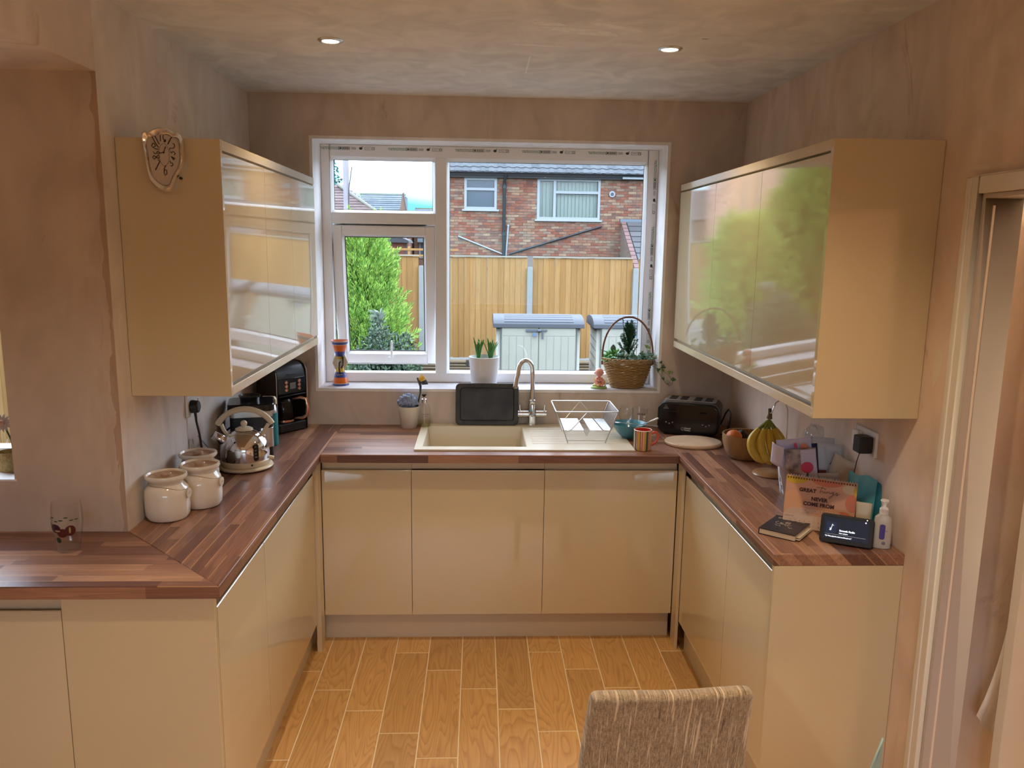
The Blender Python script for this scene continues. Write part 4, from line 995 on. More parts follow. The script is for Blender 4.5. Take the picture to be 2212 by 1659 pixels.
def dish_rack():
    t = T('dish_rack', 'steel wire dish rack on trestle legs standing on the draining board', 'dish rack', (.530, -.285, WT+.008))
    z = .150; w = .147; d = .135; r = .0032
    top = [(-w, -d, z), (w, -d, z), (w, d, z), (-w, d, z)]
    MB().tube([(-w+.01, -d, z), (w-.01, -d, z), (w-.003, -d+.003, z), (w, -d+.01, z), (w, d-.01, z), (w-.01, d, z), (-w+.01, d, z), (-w, d-.01, z), (-w, -d+.01, z), (-w+.003, -d+.003, z)], r, 8, closed=True).build('top_rim', STEEL, t)
    zb = .062; bw = .105
    for s in (-1, 1):
        MB().tube([(-w+.004, s*d, z), (-bw-.004, s*d*.96, zb), (-bw+.015, s*d*.94, zb-.005), (-bw+.03, s*d*.93, zb), (0, s*d, z-.001)], .0022, 6).tube([(w-.004, s*d, z), (bw+.004, s*d*.96, zb), (bw-.015, s*d*.94, zb-.004), (bw-.03, s*d*.93, zb), (0, s*d, z-.001)], .0022, 6).build('side_brace', STEEL, t)
    for s in (-1, 1):
        for q in (-1, 1):
            MB().cyl((s*(w-.006), q*d, z-.003), (s*(w-.058), q*(d*.93), .001), .0026, n=8).build('leg', STEEL, t)
    MB().cyl((-.093, -d*.93, .012), (.093, -d*.93, .012), .0018, n=6).build('foot_rail', STEEL, t)
    MB().cyl((-.093, d*.93, .012), (.093, d*.93, .012), .0018, n=6).build('foot_rail', STEEL, t)
    for side in (-1, 1):
        m = MB()
        for k in range(30):
            y = -d+.008+(2*d-.016)*k/29; m.tube([(side*(w-.002), y, z), (side*(bw+.012), y, zb+.002)], .0011, 5)
        m.build('plate_wires', STEEL, t)
    m = MB()
    for k in range(26):
        y = -d*.93+2*d*.93*k/25
        m.tube([(-bw-.012, y, zb), (-.014, y, zb), (0, y, zb-.030), (.014, y, zb), (bw+.012, y, zb)], .0011, 5)
    o = m.build('base_wires', STEEL, t)
dish_rack()

def jar(x, y, rz, label):
    t = T('storage_jar', label, 'jar', (x, y, WT), rz, 'cream stoneware storage jars')
    MB().lathe([(0, .001), (.052, 0), (.062, .004), (.070, .018), (.0715, .045), (.0715, .085), (.068, .105), (.058, .118), (.053, .123), (.0525, .128), (.056, .132), (.0655, .140), (.0675, .146), (.066, .152), (.061, .1535), (.058, .150), (.054, .135), (.050, .12), (.060, .10), (.060, .02), (0, .012)], 44).build('pot', STONE, t)
    ld = MB().lathe([(0, .139), (.052, .139), (.0565, .143), (.0565, .1465), (.052, .1475), (.044, .1445), (.030, .143), (.020, .143), (.0175, .1445), (.0175, .1535), (.0155, .156), (0, .1565)], 36).build('lid', TANLID, t)
    # cord and button tag
    pts = []
    for i in range(33):
        a = 2*PI*i/32; dz = -.020*max(0, math.cos(a-(-1.05)))**2; rr = .0565+(-dz)*.62
        pts.append((rr*math.cos(a), rr*math.sin(a), .1225+dz))
    cd = MB().tube(pts, .0011, 5, closed=True).build('cord', M('jute_cord', (.45, .32, .2), .8), t)
    a = -1.05; tg = MB().cyl((0, 0, 0), (.004, 0, 0), .0165, n=22).build('button_tag', M('tag_cream', (.72, .62, .48), .4), t, bevel=.001)
    tg.location = (.0735*math.cos(a), .0735*math.sin(a), .088); tg.rotation_euler = (0, .05, a)
    MB().cyl((.0036, -.004, .001), (.0046, -.004, .001), .0014, n=8).cyl((.0036, .004, .001), (.0046, .004, .001), .0014, n=8).build('button_hole', GASK, tg)
jar(-1.0165, -1.425, .95, 'cream stoneware jar with tan lid, front one of three by the wall corner')
jar(-.951, -1.293, .95, 'cream stoneware jar with tan lid, middle one standing further out on the worktop')
jar(-1.008, -1.145, .5, 'cream stoneware jar with tan lid, back one of three, half hidden')

def kettle():
    t = T('kettle', 'dome-shaped chrome kettle with cream handle, knob and base ring', 'kettle', (-.935, -.815, WT), .12)
    for a in range(3): MB().cyl((.085*math.cos(a*2.1+.5), .085*math.sin(a*2.1+.5), 0), (.085*math.cos(a*2.1+.5), .085*math.sin(a*2.1+.5), .005), .008, n=10).build('foot', CREAMP, t)
    MB().lathe([(0, .004), (.100, .004), (.108, .007), (.111, .012), (.108, .017), (.100, .019), (0, .019)], 48).build('power_base', CREAMP, t)
    MB().lathe([(.0, .019), (.096, .020), (.0995, .026), (.0985, .040), (.0965, .042), (0, .042)], 48).build('base_ring', CREAMP, t)
    prof = [(.0955, .042), (.0975, .06), (.0975, .080)]
    for i in range(1, 11):
        a = PI/2*i/11.6; prof.append((.0975*math.cos(a)**.92, .080+.083*math.sin(a)))
    prof.append((.027, .1655))
    MB().lathe(prof, 56).build('body', CHROME, t)
    MB().lathe([(.036, .160), (.0345, .166), (.024, .171), (.010, .1725), (0, .173)], 32).build('lid', CREAMP, t)
    MB().ball((0, 0, .186), .0135, 20).cyl((0, 0, .17), (0, 0, .178), .006, n=12).build('lid_knob', CREAMP, t)
    # handle in the spout plane
    pts = []; rr = []
    for i in range(19):
        a = PI*(.845-.69*i/18); pts.append((.118*math.cos(a)*1.03+.004, 0, .128+.118*math.sin(a))); rr.append(.0095)
    MB().tube(pts, rr, 14, flat=1.25).build('handle', CREAMP, t, sub=0)
    MB().tube([(-.088, 0, .185), (-.080, 0, .160), (-.066, 0, .140)], [.0085, .008, .0085], 10).obox((-.066, 0, .136), (.03, .022, .014), (0, -.6, 0)).build('handle_post', CREAMP, t, bevel=.002)
    MB().tube([(.096, 0, .182), (.082, 0, .160), (.070, 0, .138)], [.0085, .008, .0085], 10).obox((.068, 0, .136), (.03, .022, .014), (0, .6, 0)).build('handle_post', CREAMP, t, bevel=.002)
    MB().cyl((-.070, -.012, .113), (-.118, -.020, .148), .023, .017, 24, caps=False).build('spout', CHROME, t, solid=.001)
    MB().cyl((-.110, -.0187, .142), (-.119, -.0202, .149), .0168, .0165, 24).build('spout_mouth', MBLACK, t)
    MB().obox((.103, 0, .042), (.022, .018, .012), (0, .2, 0)).build('switch', CREAMP, t, bevel=.003)
    # level window, on the side facing the viewer
    a = -.95; m4 = Matrix.Rotation(a, 4, 'Z')
    lw = MB().prism(rrect(-.011, .011, .048, .118, .010), 'x', .0965, .0985).build('level_window', BLACK, t); lw.rotation_euler = (0, 0, a); lw.location = (-.001, 0, 0)
    for k in range(4): text('level_mark', ('1.7', '1.2', '0.8', 'MIN')[k], .006, M('silver_ink', (.6, .6, .6), .4), lw, (.0990, -.006, .104-.014*k), (PI/2, 0, PI/2))
    MB().cyl((.040, -.0905, .033), (.0405, -.0915, .033), .0045, n=14).build('badge', M('badge_dark', (.1, .08, .06), .4), t)
kettle()

def appliances():
    # filter coffee machine
    t = T('coffee_grinder', 'black and steel bean grinder with round hopper collar behind the kettle', 'coffee grinder', (-.968, -.585, WT), .25)
    MB().prism(rrect(-.088, .088, -.085, .085, .022), 'z', 0, .205).build('body', MBLACK, t, bevel=.003)
    MB().prism(rrect(-.096, .096, -.092, .092, .025), 'z', .205, .236).build('top_housing', BLACK, t, bevel=.005)
    MB().lathe([(.040, .236), (.041, .252), (.046, .256), (.046, .262), (.041, .262), (.037, .245), (0, .244)], 32, (-.005, 0, 0)).build('hopper_collar', BLACK, t)
    b = MB().prism(rrect(-.0885, .0885, -.0862, -.02, .022), 'z', .178, .204).build('steel_band', STEEL, t, bevel=.001)
    MB().obox((.072, -.0845, .190), (.026, .006, .020), (0, 0, .35)).build('label_plate', M('label_white', (.75, .75, .78), .4), t, bevel=.001)
    MB().prism(rrect(.02, .0895, -.0865, .0, .022), 'z', .045, .13).build('steel_cup', STEEL, t, bevel=.001)
    for k in range(3): MB().cyl((.045+.012*k, -.0885, .03), (.045+.012*k, -.0855, .03), .003, n=8).build('button', STEEL, t)
    MB().tube([(-.085, -.03, .13), (-.11, -.05, .115), (-.113, -.10, .07), (-.105, -.15, .02), (-.09, -.19, .006)], .004, 7).build('cord', MBLACK, t)
    # flask
    t = T('flask', 'teal insulated flask with silver shoulder and cream lid', 'flask', (-.935, -.432, WT))
    MB().lathe([(0, 0), (.036, 0), (.040, .005), (.040, .150), (.0395, .152)], 32).build('body', M('teal_enamel', (.02, .22, .24), .35), t)
    MB().lathe([(.0392, .151), (.038, .165), (.031, .188), (.026, .198), (.0255, .203), (0, .203)], 32).build('shoulder', STEEL, t)
    MB().lathe([(.027, .202), (.0285, .204), (.0285, .216), (0, .217)], 28).prism([(-.030, .214), (.024, .214), (.030, .210), (.030, .190), (.036, .190), (.036, .214), (.028, .226), (-.026, .226)], 'y', -.012, .012).build('lid', CREAMP, t, bevel=.002)
    # bean to cup machine
    ang = math.atan2(.151, .113)
    t = T('coffee_machine', 'tall black coffee machine with copper buttons and copper jug handle', 'coffee machine', (-.8895, -.1705, WT), ang)
    w = .094
    side = []
    for i in range(9): a = PI/2*i/8; side.append((.06-.06*math.sin(a), .27+.07*math.cos(a) if 0 else 0))
    pr = [(0, .003), (.145, .003), (.145, .335), (.075, .342), (.045, .338), (.02, .325), (.005, .300), (0, .275), (0, .190), (.100, .186), (.100, .050), (0, .046)]
    MB().prism(pr, 'x', -w+.006, w-.006).build('body', MBLACK, t, bevel=.006, seg=3)
    for s in (-1, 1):
        q = [(-.002, .004), (.146, .004), (.146, .336), (.075, .3435), (.044, .340), (.017, .327), (.001, .301), (-.002, .275)]
        MB().prism(q, 'x', s*w-.006*(s > 0), s*w+.006*(s < 0)).build('side_trim', M('black_side', (.03, .022, .018), .3), t, bevel=.002)
    MB().tube([(w-.001, -.003, .01), (w-.001, -.003, .275), (w-.001, 0, .302), (w-.001, .016, .328), (w-.001, .044, .342)], .0022, 6).build('edge_trim', STEEL, t)
    MB().tube([(-w+.001, -.003, .01), (-w+.001, -.003, .275), (-w+.001, 0, .302)], .0015, 6).build('edge_trim', STEEL, t)
    MB().box(-w+.010, w-.010, -.003, 0, .195, .268).build('control_panel', BLACK, t, bevel=.002)
    MB().box(-.013, .022, -.005, -.003, .215, .245).build('display', M('lcd_grey', (.16, .16, .14), .3), t, bevel=.001)
    for s, x in ((0, -.034), (1, .045)):
        for k in range(3):
            MB().lathe([(0, .004), (.0075, .003), (.009, 0)], 18, mat=Matrix.Translation((x, -.003, .250-.019*k)) @ Matrix.Rotation(PI/2, 4, 'X')).build('copper_button', COPPER, t)
    MB().box(-w+.012, w-.012, -.004, 0, .180, .186).build('panel_lip', BLACK, t, bevel=.001)
    MB().tube([(-.03, -.002, .288), (-.025, -.008, .288), (.025, -.008, .288), (.03, -.002, .288)], .002, 6).build('lid_catch', BLACK, t)
    # jug bay with glass jug
    jg = MB().lathe([(0, .055), (.040, .055), (.046, .060), (.050, .085), (.050, .110), (.044, .140), (.040, .152)], 28, (-.016, .046, 0)).build('jug', glass_thin('smoked_glass', (.35, .30, .28)), t)
    MB().lathe([(.0515, .052), (.052, .058), (.0515, .062)], 28, (-.016, .046, 0)).build('jug_band', COPPER, jg)
    MB().lathe([(0, .165), (.034, .164), (.042, .152), (.042, .148), (0, .148)], 26, (-.016, .046, 0)).build('jug_lid', BLACK, jg)
    MB().tube([(.020, .020, .160), (.044, -.010, .166), (.060, -.032, .158), (.064, -.036, .12), (.062, -.034, .082), (.050, -.018, .066), (.026, .012, .063)], [.005, .008, .009, .009, .009, .008, .005], 12, flat=1.2).build('jug_handle', COPPER, jg)
    MB().box(-.080, .080, -.004, .0, .006, .044).build('drip_base', MBLACK, t, bevel=.008, seg=3)
    # utensils rack
    t = T('utensil_rack', 'thin steel tongs and rack leaning against the left wall behind the jars', 'utensil', (-1.040, -.965, WT))
    MB().tube([(-.02, -.03, 0), (-.045, -.035, .075), (-.048, -.04, .165), (-.044, -.03, .16), (-.035, -.02, .08), (-.01, -.01, .0)], .0022, 6).build('wire', STEEL, t)
    MB().tube([(-.036, .02, .165), (.0, .05, .10), (.02, .065, .055)], .006, 6, flat=.4).tube([(-.038, .0, .115), (-.030, .02, .125), (.01, .055, .075), (.02, .065, .05)], .005, 6, flat=.4).build('tongs', STEEL, t)
    MB().prism(rrect(-.03, .03, -.06, .06, .004), 'z', 0, .009).build('tray', MBLACK, t)
    MB().box(-.028, -.025, -.055, .055, .009, .105).box(.022, .025, -.055, .055, .009, .09).build('rack_plate', M('smoke_plastic', (.10, .09, .08), .3), t)
appliances()

def sockets():
    def plate(name, label, loc, rz, w=.146):
        t = T(name, label, 'socket', loc, rz)
        MB().prism(rrect(-w/2, w/2, -.043, .043, .005), 'y', -.010, 0).build('face_plate', WHITE, t, bevel=.002)
        for s in (-1, 1):
            o = MB().box(s*.036-.009, s*.036+.009, -.0105, -.0095, .018, .034).build('switch_rocker', WHITE, t, bevel=.001)
            if name:
                m = MB().box(s*.036-.002, s*.036+.002, -.0106, -.0095, .004, .013)
                for q in (-1, 1): m.box(s*.036+q*.011-.0035, s*.036+q*.011+.0035, -.0106, -.0095, -.014, -.009)
                m.build('pin_slots', GASK, t)
        return t
    t = plate('double_socket', 'white double wall socket on the left wall under the cabinets', (XL+.0005, -.945, 1.205), PI/2)
    p = T('plug', 'round black plug with cable in the left wall socket', 'plug', (XL+.011, -.985, 1.200), PI/2)
    MB().cyl((0, 0, 0), (0, -.030, 0), .026, .023, 22).build('plug_body', MBLACK, p, bevel=.004)
    MB().cyl((0, -.030, 0), (0, -.0312, 0), .017, n=18).build('plug_face', M('plug_grey', (.05, .06, .07), .5), p)
    MB().tube([(0, -.014, -.022), (.002, -.016, -.06), (.015, -.020, -.11), (.028, -.022, -.17), (.030, -.022, -.23), (.028, -.03, -.275), (.02, -.04, -.286)], [.006, .0045, .0042, .0042, .0042, .0042, .0042], 8).build('cable', MBLACK, p)
    t = plate('double_socket', 'white double wall socket on the right wall above the post basket', (XR-.0005, -1.47, 1.195), -PI/2, .150)
    p = T('plug', 'square black charger plug with thin cable in the right wall socket', 'plug', (XR-.011, -1.508, 1.195), -PI/2)
    MB().box(-.025, .025, -.045, 0, -.030, .026).build('charger_body', MBLACK, p, bevel=.004)
    MB().tube([(0, -.03, -.028), (-.006, -.035, -.06), (-.014, -.036, -.10), (-.018, -.030, -.16), (-.02, -.02, -.24), (-.02, -.03, -.281)], .0016, 6).build('cable', MBLACK, p)
    p = T('plug', 'flat white plug in the right wall socket beside the charger', 'plug', (XR-.011, -1.435, 1.200), -PI/2)
    MB().prism(rrect(-.021, .021, -.028, .026, .010), 'y', -.018, 0).build('plug_body', WHITE, p, bevel=.003)
    MB().tube([(0, -.012, .024), (.004, -.02, .06), (.008, -.03, .10), (.012, -.02, .130)], .0022, 6).build('cable', M('clear_flex', (.7, .7, .72), .3), p)
sockets()

def sink_side():
    t = T('utensil_pot', 'tapered white pot holding the brush and blue cloth left of the sink', 'pot', (-.330, -.061, WT))
    MB().lathe([(0, .001), (.038, 0), (.041, .003), (.0545, .108), (.0545, .111), (.051, .111), (.039, .008), (0, .006)], 36).build('pot', M('off_white_ceramic', (.72, .67, .58), .35), t)
    t = T('dish_cloth', 'crumpled blue cloth stuffed into the white pot', 'cloth', (-.333, -.066, WT+.075))
    rng = np.random.default_rng(2)
    bm = bmesh.new(); bmesh.ops.create_icosphere(bm, subdivisions=5, radius=1)
    from mathutils import noise as mn
    for v in bm.verts:
        p = v.co.copy(); q = p*2.1
        f = 1+.40*abs(mn.noise(q+Vector((3, 1, 2))))+.10*mn.noise(q*1.9)-.42*abs(mn.noise(q*1.7+Vector((9, 2, 4))))
        top = max(0, p.z)
        k = .050 if p.z > 0 else .041
        v.co = Vector((p.x*k*f, p.y*k*f*.9, p.z*.046*f+.044+.010*top))
        if p.z < 0: v.co.x *= .85; v.co.y *= .85; v.co.z = max(v.co.z, .010)
    me = bpy.data.meshes.new('cloth'); bm.to_mesh(me); bm.free()
    for f in me.polygons: f.use_smooth = True
    o = bpy.data.objects.new('cloth', me); COL.objects.link(o); o.parent = t; me.materials.append(M('blue_cloth', (.20, .27, .45), .9, col2=(.30, .37, .55), scale=240, bump=.3, bscale=500, sheen=.3))
    t = T('washing_up_brush', 'grey-handled washing-up brush with yellow and black bristles in the pot', 'brush', (-.300, -.046, WT+.010), rot=(.0, .12, .1))
    MB().tube([(0, 0, .0), (.0, 0, .10), (.006, 0, .165), (.004, 0, .20), (-.006, 0, .225), (-.018, 0, .243)], [.005, .006, .0065, .009, .011, .006], 10, flat=.7).build('handle', M('grey_rubber', (.07, .08, .09), .5), t)
    m1, m2 = MB(), MB()
    for k in range(34):
        u = k/33; b0 = (-.012+.022*u, R.uniform(-.008, .008), .236-.026*u)
        dr = Vector((.55+.5*u+R.uniform(-.08, .08), R.uniform(-.25, .25), 1.0-.85*u)).normalized()
        (m1 if u < .56 else m2).cyl(b0, Vector(b0)+dr*.032, .0017, .0014, 5)
    m1.build('yellow_bristles', M('yellow_bristle', (.82, .52, .04), .5), t); m2.build('black_bristles', MBLACK, t)
    # soap
    t = T('soap_dispenser', 'clear glass soap bottle with black and chrome pump beside the sink', 'soap dispenser', (-.2525, -.075, WT+.0085))
    MB().lathe([(0, 0), (.028, 0), (.0315, .004), (.0315, .085), (.029, .100), (.020, .113), (.012, .119), (.012, .126)], 36).build('bottle', GLASS, t)
    MB().lathe([(0, .003), (.0300, .003), (.0305, .030), (0, .030)], 30).build('liquid', glass_thin('pale_soap', (.86, .86, .70), 1.3), t)
    MB().lathe([(0, .122), (.013, .122), (.013, .140), (.010, .143), (.006, .144), (.006, .152), (0, .152)], 24).build('pump_collar', CHROME, t)
    MB().cyl((0, 0, .150), (0, 0, .162), .006, n=14).prism([(-.010, .156), (.012, .160), (.012, .166), (-.010, .166)], 'y', -.007, .007).build('pump_head', BLACK, t, bevel=.002)
    MB().cyl((0, 0, .012), (0, 0, .122), .0016, n=6).build('dip_tube', M('tube_clear', (.7, .72, .72), .3), t)
    for k, (s, z) in enumerate((('HAND WASH', .066), ('bergamot & lime', .058), ('500 ml', .050))):
        text('bottle_lettering', s, .0065 if k == 0 else .0045, M('grey_ink', (.1, .1, .1), .5), t, (-.012, -.0318, z), (PI/2, 0, 0))
    # baking tray leaning on the wall behind the sink
    t = T('baking_tray', 'dark non-stick baking tray leaning upright behind the sink', 'baking tray', (.066, -.046, WT+.0085), rot=(-.13, 0, 0))
    bm1 = M('nonstick', (.022, .020, .018), .42, col2=(.05, .045, .04), scale=14)
    W_, H_ = .161, .215
    def loop(x, z0, z1, r, y): return [(p[0], y, p[1]) for p in rrect(-x, x, z0, z1, r, 6)]
    loops = [loop(W_, 0, H_, .024, -.004), loop(W_-.002, .002, H_-.002, .023, -.0055), loop(W_-.022, .022, H_-.022, .016, -.003), loop(W_-.026, .026, H_-.026, .013, .012)]
    vs = [v for l in loops for v in l]; n = len(loops[0]); fs = []
    for j in range(3):
        for i in range(n): fs.append((j*n+i, j*n+(i+1) % n, (j+1)*n+(i+1) % n, (j+1)*n+i))
    fs.append(tuple(3*n+i for i in range(n)))
    MB().add(vs, fs).build('tray', bm1, t, solid=.0012)
sink_side()

def drinks():
    t = T('bowl', 'teal bowl with a glass and cutlery in it beside the draining board', 'bowl', (.752, -.290, WT+.0088))
    MB().lathe([(0, .001), (.034, 0), (.036, .003), (.060, .028), (.078, .056), (.0855, .068), (.085, .070), (.082, .068), (.072, .052), (.054, .028), (.033, .008), (0, .006)], 44).build('bowl', M('teal_bowl', (.06, .25, .33), .25, coat=.3), t)
    t = T('wine_glass', 'clear wine glass leaning at the back of the teal bowl', 'glass', (.730, -.262, WT+.021), rot=(.05, .10, 0))
    MB().lathe([(0, 0), (.022, .001), (.022, .002), (.004, .006), (.0035, .040), (.010, .050), (.028, .072), (.036, .092), (.036, .112), (.031, .134), (.0305, .134), (.0352, .112), (.0352, .092), (.027, .073), (.009, .052), (0, .047)], 32).build('glass', GLASS, t)
    t = T('pint_glass', 'straight pint glass with dark printed crest standing in the bowl', 'glass', (.795, -.297, WT+.0175), rot=(-.05, .05, 0))
    MB().lathe([(0, .001), (.025, 0), (.027, .003), (.031, .060), (.038, .120), (.040, .138), (.0388, .138), (.036, .120), (.029, .060), (.025, .008), (0, .008)], 36).build('glass', GLASS, t)
    text('glass_print', 'GIN BAR', .0105, M('maroon_print', (.08, .02, .03), .5), t, (-.020, -.0400, .108), (PI/2-.1, 0, 0), bold=.0004)
    for z in (.095, .082): MB().box(.012, .020, -.0372, -.0365, z, z+.007).build('measure_mark', WHITE, t)
    t = T('table_knife', 'steel knife with a clear plastic handle resting in the bowl', 'cutlery', (.815, -.310, WT+.066), rot=(0, -.36, .12))
    MB().obox((.0, 0, .010), (.075, .012, .0012)).build('blade', STEEL, t)
    MB().tube([(.035, 0, .010), (.050, 0, .010), (.075, 0, .010), (.085, 0, .010)], [.003, .0055, .007, .005], 10, flat=.7).build('handle', M('clear_handle', (.75, .75, .72), .12, coat=.5), t)
    t = T('spoon', 'long steel spoon lying across the rim of the teal bowl', 'cutlery', (.775, -.325, WT+.0800), rot=(0, .06, -.16))
    MB().obox((.010, 0, .0012), (.175, .008, .0014)).ball((-.083, 0, .0012), (.018, .0105, .0022), 14).obox((.098, 0, .0012), (.018, .010, .003)).build('spoon', STEEL, t)
    t = T('mug', 'striped mug with red inside standing on the worktop by the sink', 'mug', (.776, -.500, WT))
    # stripes as a procedural function of the angle round the mug
    m, nt, b = newmat('mug_stripes'); L = nt.links.new
    P = nt.nodes.new('ShaderNodeTexCoord').outputs['Object']; s = nt.nodes.new('ShaderNodeSeparateXYZ'); L(P, s.inputs[0])
    a = math_(nt, 'ARCTAN2', s.outputs[1], s.outputs[0]); a = math_(nt, 'FRACT', math_(nt, 'MULTIPLY', math_(nt, 'ADD', a, PI*1.05), 2.2/(2*PI)*2))
    wht = (.80, .74, .66); C_ = [(0, (.75, .18, .08)), (.06, (.72, .22, .10)), (.12, wht), (.16, (.58, .40, .10)), (.30, (.62, .44, .12)), (.34, (.05, .09, .09)), (.42, (.08, .12, .11)), (.48, (.16, .03, .02)), (.54, (.80, .50, .42)), (.60, (.55, .06, .03)), (.66, (.58, .40, .10)), (.82, (.60, .42, .11)), (.86, (.12, .02, .02)), (.92, wht), (.97, (.45, .05, .03))]
    cr = ramp(nt, C_, 'CONSTANT'); L(a, cr.inputs[0])
    L(cr.outputs[0], b.inputs['Base Color']); b.inputs['Roughness'].default_value = .15; b.inputs['Coat Weight'].default_value = .4
    MB().lathe([(0, .001), (.036, 0), (.0395, .003), (.0405, .050), (.0415, .093)], 48).build('cup', m, t)
    MB().lathe([(.0415, .093), (.0415, .0955), (.0395, .0965), (.0382, .094)], 48).build('rim', M('mug_rim', (.78, .68, .60), .2), t)
    red = M('mug_red', (.55, .03, .02), .2, coat=.3)
    MB().lathe([(.0383, .094), (.0375, .07), (.0365, .015), (0, .010)], 40).build('inside', red, t)
    MB().tube([(.0400, 0, .076), (.052, 0, .083), (.064, 0, .080), (.0705, 0, .068), (.069, 0, .050), (.058, 0, .034), (.0400, 0, .022)], [.005, .0048, .0048, .0048, .0048, .0048, .0055], 12, flat=1.35).build('handle', M('mug_handle', (.66, .12, .07), .2, coat=.3), t)
drinks()

def right_back():
    ang = math.atan2(-.141, .282)
    t = T('toaster', 'glossy black four-slot toaster in the back right corner', 'toaster', (1.088, -.150, WT), -.40)
    w, d, h = .150, .093, .165
    pr = rrect(-w, w, .004, h, .042, 7)
    MB().prism(pr, 'y', -d, -d+.050).build('front_shell', BLACK, t, bevel=.010, seg=4)
    MB().prism(rrect(-w+.004, w-.004, .004, h+.002, .036, 6), 'y', -d+.050, d).build('casing', M('toaster_grey', (.13, .13, .13), .35, .3), t, bevel=.010, seg=3)
    MB().prism(rrect(-w+.025, w-.025, -d+.055, d-.012, .01), 'z', h+.001, h+.0045).build('top_plate', STEEL, t, bevel=.001)
    for x in (-.088, -.034, .034, .088): MB().box(x-.018, x+.018, -d+.064, d-.022, h+.0040, h+.0052).build('slot', GASK, t)
    for x in (-.075, .075): MB().prism(rrect(x-.018, x+.018, .118, .124, .002), 'y', -d-.012, -d).build('lever', BLACK, t, bevel=.003)
    for sx in (-1, 1):
        for k in range(3): MB().cyl((sx*(.105-.016*k), -d-.001, .064-.006*(k == 1)), (sx*(.105-.016*k), -d-.0001, .064-.006*(k == 1)), .0035, n=10).build('button', M('toaster_mark', (.4, .4, .4), .4), t)
    wi = M('silver_print', (.62, .62, .62), .4)
    text('toaster_lettering', 'Russell', .0105, wi, t, (-.012, -d-.0006, .0370), (PI/2, 0, 0), bold=.0003); text('toaster_lettering', 'Hobbs', .0105, wi, t, (-.012, -d-.0006, .0270), (PI/2, 0, 0), bold=.0003)
    MB().lathe([(.006, 0), (.0075, 0)], 18, mat=Matrix.Translation((-.022, -d-.0006, .036)) @ Matrix.Rotation(PI/2, 4, 'X')).build('toaster_logo', wi, t)
    MB().tube([(-.120, -d-.0005, .132), (-.108, -d-.0005, .152), (-.096, -d-.0005, .132)], .0006, 4, closed=True).tube([(-.112, -d-.0006, .134), (-.108, -d-.0006, .142), (-.104, -d-.0006, .134)], .0006, 4).build('warning_mark', wi, t)
    for x in (-.11, .11):
        for y in (-.06, .06): MB().cyl((x, y, 0), (x, y, .006), .012, n=12).build('foot', MBLACK, t)
    MB().tube([(.148, .03, .05), (.17, .02, .11), (.185, .0, .135), (.20, -.03, .12), (.198, -.045, .06), (.175, -.03, .02), (.155, -.01, .005)], .004, 8).build('cord', MBLACK, t)
    # board
    t = T('chopping_board', 'oval beech chopping board lying in front of the toaster', 'chopping board', (1.040, -.395, WT), -.10)
    MB().lathe([(0, .0005), (.128, 0), (.134, .006), (.134, .013), (.129, .018), (0, .018)], 48, sy=.84).build('board', M('beech', (.56, .38, .24), .5, col2=(.64, .46, .31), scale=3, stretch=(2, 30, 1)), t)
    # fruit bowl
    t = T('fruit_bowl', 'round acacia wood fruit bowl near the right wall', 'bowl', (1.208, -.640, WT))
    MB().lathe([(0, .001), (.055, 0), (.070, .006), (.090, .035), (.101, .075), (.1035, .108), (.102, .112), (.0965, .110), (.094, .075), (.082, .036), (.06, .012), (0, .010)], 48).build('bowl', M('acacia', (.30, .155, .055), .35, col2=(.40, .23, .10), scale=4, stretch=(8, 8, 1.5)), t)
    om = M('orange_peel', (.80, .22, .04), .45, bump=.3, bscale=300)
    for i, (x, y, z, lab) in enumerate(((-.040, -.035, .052, 'orange satsuma in the wooden bowl, nearest the rim'), (-.030, .040, .052, 'orange satsuma in the wooden bowl, behind the front one'), (.045, 0, .05, 'orange satsuma in the wooden bowl, on the wall side'), (-.055, -.002, .098, 'bright orange satsuma on top of the others in the wooden bowl'))):
        s = T('satsuma', lab, 'fruit', (1.208+x, -.640+y, WT+z-.033+.0), group='satsumas in the wooden fruit bowl')
        MB().ball((0, 0, .033), (.035, .035, .030), 20).build('peel', om, s); MB().cyl((0, 0, .061), (0, 0, .064), .003, n=7).build('stalk', M('stalk_green', (.15, .22, .06), .7), s)
    s = T('avocado', 'dark bumpy avocado at the back of the wooden bowl', 'fruit', (1.205, -.608, WT+.082), rot=(0, -.5, .5))
    MB().lathe([(0, -.035), (.02, -.032), (.030, -.015), (.030, .004), (.021, .028), (.012, .040), (0, .043)], 20).build('skin', M('avocado_skin', (.035, .035, .025), .55, bump=.6, bscale=120), s)
    # banana stand and bananas
    t = T('banana_stand', 'banana stand with round wooden base and bent chrome hook', 'stand', (1.232, -.895, WT))
    MB().lathe([(0, 0), (.070, 0), (.076, .003), (.070, .008), (.045, .015), (0, .018)], 44).build('base', M('stand_wood', (.42, .22, .09), .28, coat=.2), t)
    MB().tube([(.060, .02, .006), (.066, .025, .10), (.066, .025, .20), (.060, .020, .268), (.045, .012, .300), (.022, .006, .312), (.0, .0, .300), (-.010, -.002, .275), (-.014, -.003, .262), (-.022, -.004, .258)], .0030, 10).build('hook', CHROME, t)
    t = T('banana_bunch', 'bunch of ripe yellow bananas hanging from the chrome hook', 'bananas', (1.213, -.885, WT+.232))
    by = M('banana_peel', (.68, .46, .055), .42, col2=(.76, .56, .09), scale=10)
    stem = M('banana_stem', (.24, .28, .04), .6)
    MB().tube([(0, 0, .042), (.002, 0, .02), (0, 0, 0)], [.007, .008, .012], 10).build('crown', M('crown_brown', (.14, .10, .04), .7), t)
